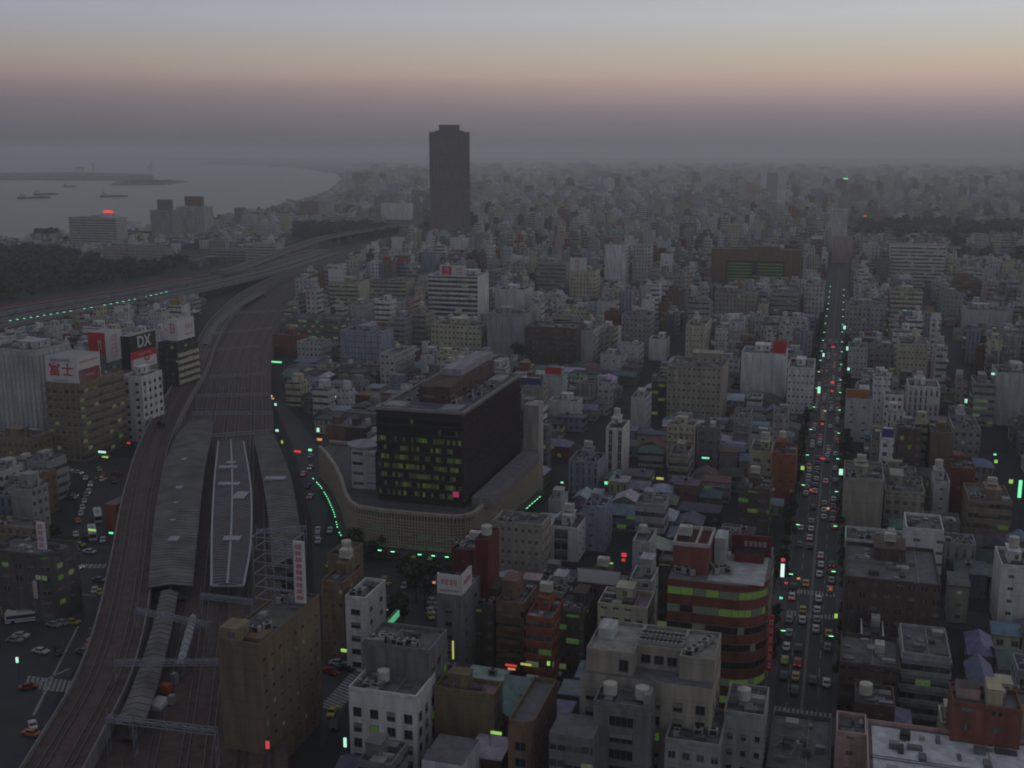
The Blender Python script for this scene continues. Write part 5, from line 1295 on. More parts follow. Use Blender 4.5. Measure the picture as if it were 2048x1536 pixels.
# ---- labels that single each out
LMK = [(h['short'], h['u']+h['d']/2, h['v']+h['w']/2) for h in HAND if h.get('short')]
words_ = ['zero', 'one', 'two', 'three', 'four', 'five', 'six', 'seven', 'eight', 'nine', 'ten', 'eleven', 'twelve', 'thirteen', 'fourteen']
used = {}
def relabel(items, describe):
    rows = []
    for i in items:
        f = fill[i]; cu, cv = f['u']+f['d']/2, f['v']+f['w']/2
        s, lu, lv = min(LMK, key=lambda q: (q[1]-cu)**2+(q[2]-cv)**2)
        du, dv = cu-lu, cv-lv
        rel = 'behind' if du > abs(dv) else 'in front of' if -du > abs(dv) else 'beside'
        rows.append((describe(f), s, rel, math.hypot(du, dv), i))
    rows.sort(key=lambda r: r[3]); cnt = {}
    tot = {}
    for r in rows: tot[r[:3]] = tot.get(r[:3], 0)+1
    for ds, s, rel, _, i in rows:
        k = (ds, s, rel); n = cnt.get(k, 0); cnt[k] = n+1
        fill[i]['label'] = f'{ds} {rel} {s}' if tot[k] == 1 else f'{ds} {nth(n)} {rel} {s}'
relabel(HOUSES, lambda f: f"house with {'flat' if f['type'] < .3 else 'hipped' if f['type'] < .55 else 'gabled'} {f['tin'][0]} roof,")
relabel(BLD, lambda f: f"{CW_[f['col']]} {words_[max(2, min(13, round(f['h']/3.3)))]} storey {'office' if f['type'] < .6 else 'apartment'} block,")
def house_parts(f, w, d, h, mw, mr, tint, roof):
    x0, x1, y0, y1 = -w/2, w/2, -d/2, d/2; t = f['type']; o = .5
    if t < .3:
        mw.box(x0, x1, y0, y1, 0, h, FAC, tint, f['win'], f['sw']); mr.box(x0-.3, x1+.3, y0-.3, y1+.3, h+.002, h+.4, ROOF, roof, bottom=True); return
    e = h*.72; mw.box(x0, x1, y0, y1, 0, e, FAC, tint, f['win'], f['sw'], top=False)
    a, b, c, g = x0-o, x1+o, y0-o, y1+o
    if t < .55:
        i = min(w, d)*.42; P_ = [(a+i, 0, h), (b-i, 0, h)] if w > d else [(0, c+i, h), (0, g-i, h)]
        if w > d:
            mr.face([(a, c, e), (b, c, e), P_[1], P_[0]], ROOF, roof); mr.face([(b, g, e), (a, g, e), P_[0], P_[1]], ROOF, roof)
            mr.face([(b, c, e), (b, g, e), P_[1]], ROOF, roof); mr.face([(a, g, e), (a, c, e), P_[0]], ROOF, roof)
        else:
            mr.face([(b, c, e), (b, g, e), P_[1], P_[0]], ROOF, roof); mr.face([(a, g, e), (a, c, e), P_[0], P_[1]], ROOF, roof)
            mr.face([(a, c, e), (b, c, e), P_[0]], ROOF, roof); mr.face([(b, g, e), (a, g, e), P_[1]], ROOF, roof)
    elif t < .8:      # ridge along x
        mr.face([(a, c, e), (b, c, e), (b, 0, h), (a, 0, h)], ROOF, roof); mr.face([(b, g, e), (a, g, e), (a, 0, h), (b, 0, h)], ROOF, roof)
        mw.face([(x1, y0, e), (x1, y1, e), (x1, 0, h-.2)], FAC, tint); mw.face([(x0, y1, e), (x0, y0, e), (x0, 0, h-.2)], FAC, tint)
    else:
        mr.face([(b, c, e), (b, g, e), (0, g, h), (0, c, h)], ROOF, roof); mr.face([(a, g, e), (a, c, e), (0, c, h), (0, g, h)], ROOF, roof)
        mw.face([(x0, y0, e), (x1, y0, e), (0, y0, h-.2)], FAC, tint); mw.face([(x1, y1, e), (x0, y1, e), (0, y1, h-.2)], FAC, tint)
for i in HOUSES:
    f = fill[i]; X, Y = toworld(f['u']+f['d']/2, f['v']+f['w']/2)
    t = thing('house', f['label'], 'house', (X, Y, 0), -A0+rf.uniform(-.05, .05), 'low houses between the larger buildings')
    mw, mr = MB(), MB(); house_parts(f, f['w'], f['d'], f['h'], mw, mr, tuple(c*rf.uniform(.7, 1) for c in C[f['col']]), tuple(c*rf.uniform(.8, 1.2) for c in f['tin'][1]))
    obj('wall', mw, t); obj('roof', mr, t)
    if f['type'] < .3 and rf.random() < .5: obj('air_conditioner', SH['ac'], t, (rf.uniform(-.2, .2)*f['w'], 0, f['h']+.4))
    elif rf.random() < .3: obj('aerial', SH['aerial'], t, (0, 0, f['h']-.8), rf.uniform(0, 3))
fe = ['s', 's a', 's A', 's b e', 'a', 'a c', 'S', 's a e', 'A', 's c', 's bal', 's sp a', 'bal a', 'S a t', 's', 'np s', 'A e', 'b']
for i in BLD:
    f = fill[i]; f['px'] = f['px']
    building(dict(f), 'office_block' if f['type'] < .6 else 'apartment_block', f['label'], 'office building' if f['type'] < .6 else 'apartment block', f['col'], f['win'], f['sw'], fe[int(f['seed']*len(fe))], 'mid height buildings filling the streets', tuple(c*rf.uniform(.7, 1.3) for c in roofgrey))
for n_, i in enumerate(BLD[3::13]):
    f = fill[i]; t = next(o for o in bpy.data.objects if o.get('label') == f['label']); w = f['w']
    m = MB(); m.box(-w*.42, w*.42, 0, .4, .8, 4.2, acm, bottom=True); m.box(-w*.4, w*.4, -.06, 0, .95, 4.05, (signw, signr, signb, signw, M('sign_ochre', lin(150, 120, 60), .6))[n_ % 5], bottom=True)
    for x in (-w*.35, w*.35): m.bar((x, .2, 0), (x, .2, .8), .1, steel); m.bar((x, .4, 3.4), (x, 2.2, 0), .06, steel)
    obj('billboard', m, t, (0, -f['d']/2+.4, f['h']))
def world_mb(src, X, Y, dst):
    c, s = math.cos(-A0), math.sin(-A0); n = len(dst.v)
    dst.v += [(X+x*c-y*s, Y+x*s+y*c, z) for x, y, z in src.v]
    dst.f += [tuple(k+n for k in q) for q in src.f]; dst.m += [dst.mi(src.mats[k]) for k in src.m]; dst.uv += src.uv; dst.t += src.t; dst.w += src.w
far_h, far_b = MB(), MB()
for i, f in enumerate(fill):
    if i in chosen: continue
    X, Y = toworld(f['u']+f['d']/2, f['v']+f['w']/2); w, d, h = f['w'], f['d'], f['h']; tint = C[f['col']]
    k = rf.uniform(.75, 1.05); tint = tuple(c*k for c in tint); k = rf.uniform(.7, 1.3)
    if f['house']:
        a, b = MB(), MB(); house_parts(f, w, d, h, a, b, tint, tuple(c*k for c in f['tin'][1])); world_mb(a, X, Y, far_h); world_mb(b, X, Y, far_h)
    else:
        a = MB(); a.box(-w/2, w/2, -d/2, d/2, 0, h, FAC, tint, f['win'], f['sw'], topmat=ROOF, toptint=tuple(c*k for c in roofgrey))
        if f['seed'] < .7:
            q = w*rf.uniform(.15, .3); x = rf.uniform(-.2, .2)*w; y = rf.uniform(-.1, .25)*d
            a.box(x-q, x+q, y-d*.2, y+d*.2, h, h+rf.uniform(2.5, 4), FAC, tint)
        if f['u'] < 1800 and f['seed'] < .5:
            x, y = rf.uniform(-.35, .35)*w, rf.uniform(-.4, 0)*d; a.box(x-1, x+1, y-.8, y+.8, h, h+1.8, FAC, C['white'])
        if f['seed'] > .8 and h > 12:
            a.box(-w/2, w/2*rf.uniform(-.2, .6), -d*.1, d/2, h+.001, h+rf.uniform(3, 7), FAC, tint, f['win'], f['sw'], topmat=ROOF, toptint=roofgrey)
        world_mb(a, X, Y, far_b)
tag(obj('distant_houses', far_h), kind='stuff'); tag(obj('distant_buildings', far_b), kind='stuff')
# ================================================================ TREES
def leafmat(name, c):
    m, t, b = shader(name); K = t.links.new
    n = t.nodes.new('ShaderNodeTexNoise'); n.inputs['Scale'].default_value = .9; n.inputs['Detail'].default_value = 4
    tc_ = t.nodes.new('ShaderNodeTexCoord'); K(tc_.outputs['Object'], n.inputs[0])
    r = t.nodes.new('ShaderNodeMapRange'); r.inputs['From Min'].default_value = .3; r.inputs['From Max'].default_value = .7; r.inputs['To Min'].default_value = .55; r.inputs['To Max'].default_value = 1.5
    K(n.outputs[0], r.inputs[0]); s = t.nodes.new('ShaderNodeVectorMath'); s.operation = 'SCALE'; s.inputs[0].default_value = c
    K(r.outputs[0], s.inputs['Scale']); K(s.outputs[0], b.inputs['Base Color']); b.inputs['Roughness'].default_value = .8; return m
leaf = leafmat('leaves', (.035, .048, .026)); bark = M('bark', (.06, .045, .035), .9)
def crown(mb, cx, cy, cz, r, h, n, rnd, sz=.5):
    lob = [(rnd.gauss(0, .38)*r, rnd.gauss(0, .38)*r, rnd.uniform(-.35, .4)*h, rnd.uniform(.35, .6)) for _ in range(7)]
    for _ in range(n):
        lx, ly, lz, lr = rnd.choice(lob); v = Vector((rnd.gauss(0, 1), rnd.gauss(0, 1), rnd.gauss(0, 1))).normalized()*(rnd.random()**.4)
        p = Vector((cx+lx+v.x*lr*r, cy+ly+v.y*lr*r, cz+lz+v.z*lr*h*.6)); a = Vector((rnd.gauss(0, 1), rnd.gauss(0, 1), rnd.gauss(0, 1))).normalized()*sz; b = a.cross(Vector((rnd.gauss(0, 1), rnd.gauss(0, 1), 1))).normalized()*sz*.8
        mb.face([p-a-b, p+a-b, p+a+b, p-a+b], leaf)
def tree_meshes(seed, H=9, r=3.2):
    rnd = random.Random(seed); t = MB(); t.cyl(0, 0, .28, 0, H*.5, bark, n=7, r2=.16)
    for k in range(6):
        a = k*1.05+rnd.random(); t.bar((0, 0, H*(.33+.03*k)), (math.cos(a)*r*.6, math.sin(a)*r*.6, H*(.6+.04*k)), .08, bark)
    c = MB(); crown(c, 0, 0, H*.66, r, H*.55, 520, rnd, .42); return t.mesh('trunk'), c.mesh('crown')
TM = [tree_meshes(s, *p) for s, p in enumerate(((9, 3.2), (7.5, 2.6), (11, 4)))]
def tree(x, y, lab, k=None, s=1., group=None, z=0, at=None):
    X, Y = at or unp(x, y, z); k = rf.randrange(3) if k is None else k
    t = thing('tree', lab, 'tree', (X, Y, z), rf.uniform(0, 6), group); t.scale = (s, s, s)
    obj('trunk', TM[k][0], t); obj('crown', TM[k][1], t)
for x, y, s, lab in [(704, 1118, 1., 'dark rounded tree before the corner of the latticed podium'), (722, 1128, .9, 'second dark tree by the latticed podium corner'), (742, 1124, .7, 'smaller tree at the front of the latticed podium'),
                     (806, 1262, 1.1, 'round green tree beside the green neon corner'), (788, 1268, .7, 'small tree tucked under the green neon panels'), (815, 1175, 1., 'broad tree in the middle of the dark square'), (840, 1168, 1., 'tree with pale top on the far side of the square'),
                     (832, 1205, 1.1, 'dark spreading tree nearest the billboard office in the square'), (850, 1215, .9, 'last tree of the square towards the taxis'), (1043, 735, 1.4, 'lone dark tree over the long dark brown office foot'),
                     (318, 892, 1.1, 'dark tree below the white slab by the tracks'), (305, 900, .9, 'smaller tree below the white slab by the tracks'), (330, 880, .9, 'tree hugging the viaduct by the white slab'), (95, 1090, 1, 'brownish tree behind the upright red sign'), (110, 1082, .8, 'small tree by the dark corner shop')]:
    tree(x, y, lab, s=s)
k = 0
for side in (-1, 1):
    u = av0+22; i = 0
    while u < 900:
        if abs(u-ux) > 9:
            X, Y = toworld(u, AVC+side*(AVW+2.1))
            tree(0, 0, f"{nth(i)} street tree along the {'house' if side < 0 else 'far'} side pavement of the avenue", s=rf.uniform(.55, .8), at=(X, Y), z=.15, group='street trees along the avenue', k=rf.choice((0, 1))); i += 1
        u += rf.uniform(6, 10)
def forest(name, polys, n, hmin, hmax, nl):
    m = MB(); rnd = random.Random(4)
    for P in polys:
        xs = [p[0] for p in P]; ys = [p[1] for p in P]; c = 0; tr = 0
        W_ = [unp(*p) for p in P]; wx = [p[0] for p in W_]; wy = [p[1] for p in W_]
        while c < n and tr < n*30:
            tr += 1; X, Y = rnd.uniform(min(wx), max(wx)), rnd.uniform(min(wy), max(wy))
            p = proj(X, Y, 0)
            if not (-150 < p[0] < 2200) or not inpoly(p[0], p[1], P): continue
            H = rnd.uniform(hmin, hmax); crown(m, X, Y, H*.55, H*.5, H*.55, nl, rnd, H*.13); c += 1
    tag(obj(name, m), kind='stuff')
forest('park_woodland', [[(-120, 606), (20, 602), (200, 574), (345, 545), (372, 531), (350, 522), (325, 534), (205, 536), (190, 522), (135, 510), (60, 503), (-120, 508)]], 520, 9, 15, 60)
forest('far_woodland', [grove_px, belt_px, [(1060, 385), (1200, 380), (1200, 388), (1060, 394)]], 330, 9, 16, 36)
# ================================================================ VEHICLES
def paintm(n, c): return M('car_paint_'+n, lin(*c), .35, .1, noise=.05, spec=.5)
CP_ = [('white', (186, 186, 190)), ('silver', (132, 136, 142)), ('grey', (104, 106, 112)), ('dark', (46, 46, 54)), ('yellow', (170, 150, 52)), ('red', (140, 44, 42)), ('orange', (176, 104, 50)), ('blue', (62, 74, 108))]
tyre = M('tyre', lin(34, 34, 36), .9); hl = M('headlamp', (.8, .8, .7), .3, emit=(1, .95, .75), es=.5); tl_ = M('tail_lamp', (.4, .02, .02), .3, emit=(1, .05, .03), es=.7); hc = M('headlamp_off', lin(190, 190, 185), .3)
def car_proto(cn, c, lights):
    p = []
    L_, W2 = 4.2, .82; prof = [(-2.1, .35), (-2.1, .78), (-1.95, .86), (-1.0, .92), (1.45, .92), (2.0, .88), (2.1, .7), (2.1, .35)]
    m = MB(); pm = paintm(cn, c)
    def sweep(mb, pr, w0, mat):
        n = len(pr)
        for i in range(n):
            a, b = pr[i], pr[(i+1) % n]; mb.face([(-w0, a[0], a[1]), (w0, a[0], a[1]), (w0, b[0], b[1]), (-w0, b[0], b[1])][::-1], mat)
        mb.face([(-w0, a, b) for a, b in pr], mat); mb.face([(w0, a, b) for a, b in reversed(pr)], mat)
    sweep(m, prof, W2, pm); m.box(-.62, .62, -.55, .85, 1.34, 1.4, pm, bottom=True); p.append(('body', m.mesh('body')))
    m = MB(); g = [(-1.05, .92), (-.58, 1.34), (.88, 1.34), (1.4, .92)]; sweep(m, g, .68, glassm); p.append(('cabin_glass', m.mesh('cabin_glass')))
    for x in (-.78, .78):
        for y in (-1.3, 1.3):
            m = MB(); n = 10
            for i in range(n):
                a, b = 6.283*i/n, 6.283*(i+1)/n
                m.face([(x-.1, y+.32*math.cos(a), .32+.32*math.sin(a)), (x-.1, y+.32*math.cos(b), .32+.32*math.sin(b)), (x+.1, y+.32*math.cos(b), .32+.32*math.sin(b)), (x+.1, y+.32*math.cos(a), .32+.32*math.sin(a))], tyre)
            for xx in (x-.1, x+.1): m.face([(xx, y+.32*math.cos(6.283*i/n), .32+.32*math.sin(6.283*i/n)) for i in range(n)], tyre)
            p.append(('wheel', m.mesh('wheel')))
    for x in (-.6, .6):
        m = MB(); m.box(x-.15, x+.15, -2.14, -2.1, .55, .72, hl if lights else hc, bottom=True); p.append(('headlight', m.mesh('headlight')))
        m = MB(); m.box(x-.16, x+.16, 2.1, 2.14, .58, .75, tl_ if lights else signr, bottom=True); p.append(('tail_light', m.mesh('tail_light')))
    return p
PROTO = {(n, l): car_proto(n, c, l) for n, c in CP_ for l in (0, 1)}
def car(X, Y, rz, cn, lab, group, lights=0, z=.06, nm='car', cat='car'):
    t = thing(nm, lab, cat, (X, Y, z), rz, group)
    for n, me in PROTO[(cn, lights)]: obj(n, me, t)
    return t
cw = [6, 2, 1.2, 2, 1, .5, .5, .6]
LN = [(-4.9, 'kerb lane on the house side'), (-1.8, 'inner lane on the house side'), (1.8, 'inner lane on the far side'), (4.9, 'kerb lane on the far side')]
for o, ln in LN:
    cnt = {}; u = av0+12+rf.uniform(0, 10)
    while u < 760:
        gp = rf.uniform(6.2, 9) if rf.random() < .72 else rf.uniform(14, 40)
        if abs(u-uc) > 5 and not (abs(u-ux) < 8 and rf.random() < .6):
            cn = rf.choices([c[0] for c in CP_], cw)[0]; n = cnt.get(cn, 0); cnt[cn] = n+1
            X, Y = toworld(u, AVC+o+rf.uniform(-.25, .25)); toward = o > 0
            taxi = cn in ('yellow', 'orange')
            car(X, Y, -A0+(0 if not toward else math.pi)+math.pi*0+rf.uniform(-.02, .02)+(0 if toward else math.pi), cn, f"{cn} {'taxi' if taxi else 'car'} on the avenue, {nth(n)} such in the {ln}", 'cars queuing on the avenue', 1 if rf.random() < .2 else 0, cat='taxi' if taxi else 'car', nm='taxi' if taxi else 'car')
        u += gp
AW = [(145, 1248, 1.3, 'yellow', 'yellow taxi crossing the empty station road'), (108, 1253, 1.2, 'silver', 'pale car just ahead of the white buses'), (42, 1275, 1.35, 'white', 'white car behind the white buses'), (30, 1284, 1.3, 'silver', 'second pale car behind the white buses'),
      (57, 1378, 1.9, 'red', 'red car entering the near crossing'), (178, 1290, .2, 'orange', 'orange taxi under the viaduct parapet'), (150, 1118, .5, 'white', 'white car waiting at the near end of the taxi rank'), (138, 1092, .5, 'red', 'red car beside the taxi rank'), (152, 1100, .5, 'silver', 'pale car second from the near end of the taxi rank'), (142, 1108, .5, 'red', 'second red car beside the taxi rank'),
      (152, 1072, .4, 'white', 'white car just past the near end of the rank'), (157, 1045, .35, 'orange', 'orange taxi in the long rank'), (162, 1030, .35, 'white', 'white car in the long rank behind the orange taxi'), (165, 1018, .35, 'white', 'fourth white car of the long rank'), (169, 1005, .35, 'white', 'fifth white car of the long rank'), (173, 993, .35, 'silver', 'silver car of the long rank'), (178, 985, .35, 'white', 'sixth white car of the long rank'), (204, 962, .3, 'white', 'white car leaving the long rank'), (207, 952, .3, 'red', 'red car leaving the long rank'),
      (68, 940, 1.3, 'red', 'red car at the outer end of the station road'), (92, 938, 1.4, 'white', 'white car beside the red one on the outer station road'), (145, 998, 1.1, 'silver', 'silver car alone on the dark station road'), (137, 943, 1.2, 'white', 'white car alone near the banded office'), (38, 985, 1.4, 'white', 'white car under the green double lamp'), (28, 988, 1.4, 'red', 'red car under the green double lamp'), (210, 915, 1.2, 'yellow', 'yellow taxi by the banded office foot'), (112, 1188, 1.1, 'dark', 'dark car on the corner by the dark shop'),
      (150, 1192, .5, 'orange', 'orange taxi at the striped kerb'), (200, 1188, .5, 'yellow', 'yellow taxi at the striped kerb'),
      (676, 1330, 1.3, 'white', 'white car by the striped crossing'), (690, 1336, 1.3, 'silver', 'silver car by the striped crossing'), (662, 1347, .9, 'red', 'red car by the striped crossing'), (695, 1342, 1.2, 'dark', 'dark car by the striped crossing'),
      (768, 1170, 1.1, 'yellow', 'yellow taxi crossing the dark square'), (866, 1207, .3, 'white', 'white car in the rank by the billboard office'), (864, 1216, .3, 'silver', 'silver car in the rank by the billboard office'), (862, 1226, .3, 'white', 'second white car in the rank by the billboard office'), (861, 1236, .3, 'yellow', 'yellow taxi in the rank by the billboard office'),
      (925, 1357, 1.4, 'yellow', 'yellow taxi first in the shopping street'), (948, 1360, 1.4, 'white', 'white car second in the shopping street'), (995, 1366, 1.4, 'yellow', 'yellow taxi near the yellow neon'), (970, 1362, 1.4, 'dark', 'dark car between taxis in the shopping street'), (920, 1378, 1.4, 'white', 'white car nearest in the shopping street'), (938, 1384, 1.4, 'yellow', 'yellow taxi nearest in the shopping street'), (1090, 1350, 1.4, 'orange', 'orange taxi under the yellow neon'), (1105, 1352, 1.4, 'white', 'white car under the yellow neon'),
      (636, 1063, .1, 'white', 'white car in the row beside the last platform roof'), (635, 1074, .1, 'silver', 'silver car in the row beside the last platform roof'), (636, 1085, .1, 'white', 'second white car in the row beside the last platform roof'), (660, 1064, .1, 'white', 'lone white car between podium and station')]
for x, y, rz, cn, lab in AW:
    X, Y = unp(x, y); car(X, Y, rz, cn, lab, None, 0, cat='taxi' if 'taxi' in lab and 'rank' not in lab or 'orange taxi' in lab else 'car')
rk = random.Random(17); cnt = {}; spots = []
for bx, by, ax, ay, n in ((40, 1010, 240, 925, 24), (60, 1310, 190, 1210, 13), (150, 1185, 215, 1080, 10), (55, 1500, 110, 1430, 4), (590, 1000, 625, 900, 8), (652, 1250, 700, 1120, 8), (740, 1230, 880, 1125, 10), (660, 1480, 690, 1420, 5)):
    for k in range(n):
        x, y = rk.uniform(bx, ax), rk.uniform(ay, by)
        if any(abs(x-a)+abs(y-b)*1.5 < 26 for a, b in spots): continue
        spots.append((x, y)); cn = rk.choices([c[0] for c in CP_], cw)[0]; zone = 'station road' if x < 300 else 'street between station and podium' if x < 735 and y < 1260 else 'dark square' if x > 735 else 'street by the brown office'
        q = cnt.get((cn, zone), 0); cnt[(cn, zone)] = q+1; X, Y = unp(x, y)
        car(X, Y, rk.choice((.3, .5, 1.2, -1.9)) if x < 300 else rk.choice((.1, -.1, 3.1)), cn, f"{cn} car loose on the {zone}, {nth(q)} such from its near end", 'cars scattered on the station streets', int(rk.random() < .3))
# buses
busw = M('bus_white', lin(186, 188, 192), .5, noise=.05); buss = M('bus_stripe', lin(70, 90, 120), .5)
for x, y, rz, lab in [(52, 1243, -1.25, 'white bus at the bus stop, the nearer of two'), (44, 1227, -1.25, 'white bus at the bus stop, the farther of two'), (28, 1100, -1.2, 'pale bus behind the upright red sign'), (196, 1040, .4, 'pale bus beside the taxi rank against the viaduct'), (185, 1075, .4, 'second pale bus nearer the taxi rank end')]:
    X, Y = unp(x, y); t = thing('bus', lab, 'bus', (X, Y, .06), rz)
    m = MB(); m.box(-1.2, 1.2, -4.8, 4.8, .45, 2.95, busw, bottom=True); m.box(-.7, .7, -2, 2, 2.95, 3.15, acm); obj('body', m, t)
    m = MB()
    for s in (-1.23, 1.2): m.box(s, s+.03, -4.5, 4.4, 1.5, 2.35, glassm, bottom=True)
    m.box(-1.05, 1.05, -4.83, -4.8, 1.3, 2.5, glassm, bottom=True); obj('window_band', m, t)
    m = MB()
    for s in (-1.22, 1.2): m.box(s, s+.02, -4.7, 4.7, .9, 1.15, buss, bottom=True)
    obj('stripe', m, t)
    for s in (-1, 1):
        for y_ in (-3, 2.8):
            m = MB(); m.bar((s*.95, y_, .5), (s*1.22, y_, .5), .48, tyre, n=12); obj('wheel', m, t)
# ================================================================ LAMPS AND LIT SIGNS
LG = M('lamp_glow_green', (.5, .6, .5), .5, emit=(.25, 1, .42), es=2.2); LP = M('lamp_glow_pale', (.6, .7, .6), .5, emit=(.5, 1, .72), es=1.1)
def lampmesh(h, arm, s):
    m = MB(); m.cyl(0, 0, .12, 0, h, gal, n=7, r2=.07); m.bar((0, 0, h), (arm, 0, h+.35), .06, gal); g = MB(); g.box(arm-.25*s, arm+.75*s, -.2*s, .2*s, h+.18, h+.34, LG, bottom=True)
    k = MB(); k.box(arm-.3*s, arm+.8*s, -.24*s, .24*s, h+.34, h+.44, gal); return m.mesh('post'), g.mesh('lamp_glass'), k.mesh('lamp_hood')
L1, L2 = lampmesh(9, 1.4, 1.), lampmesh(7, 1.0, 1.5)
def lamp(X, Y, z, rz, lab, group, M_):
    t = thing('street_lamp', lab, 'street lamp', (X, Y, z), rz, group)
    for n, me in zip(('post', 'lamp_glass', 'lamp_hood'), M_): obj(n, me, t)
o = offs(line_px([(18, 664), (130, 645), (240, 624), (330, 603)], 9, 12), 0); n = len(o)
tot = 26
for i in range(tot):
    q = i/(tot-1)*(n-1); a = int(min(q, n-2)); p = o[a].lerp(o[a+1], q-a); lamp(p.x, p.y, 9, rf.uniform(0, .4), f'{nth(i)} green lamp along the lower expressway counted from the edge of the view', 'lamps along the expressway', L2)
for side in (-1, 1):
    u = av0+26; i = 0
    while u < 1000:
        X, Y = toworld(u, AVC+side*(AVW+.7)); lamp(X, Y, .15, -A0+(math.pi if side > 0 else 0), f"{nth(i)} lamp on the {'house' if side < 0 else 'far'} side kerb of the avenue", 'street lamps along the avenue', L1); u += rf.uniform(30, 44); i += 1
for x, y, lab in [(33, 1024, 'green double lamp beside the outer station road'), (44, 1022, 'second green lamp beside the outer station road')]:
    X, Y = unp(x, y); lamp(X, Y, 0, 0, lab, None, L2)
GC = dict(g=((.2, 1, .5), 1.), p=((.5, 1, .75), .9), y=((.75, .8, .15), .5), r=((.9, .05, .05), .6), o=((1, .42, .14), .6), w=((.8, 1, .9), .9), l=((.45, .9, .15), .6), b=((.2, .3, .9), .5))
GM = {k: M('neon_'+n, (.2, .2, .2), .5, emit=c, es=s) for (k, (c, s)), n in zip(GC.items(), ('green', 'pale_green', 'yellow', 'red', 'orange', 'white', 'lime', 'blue'))}
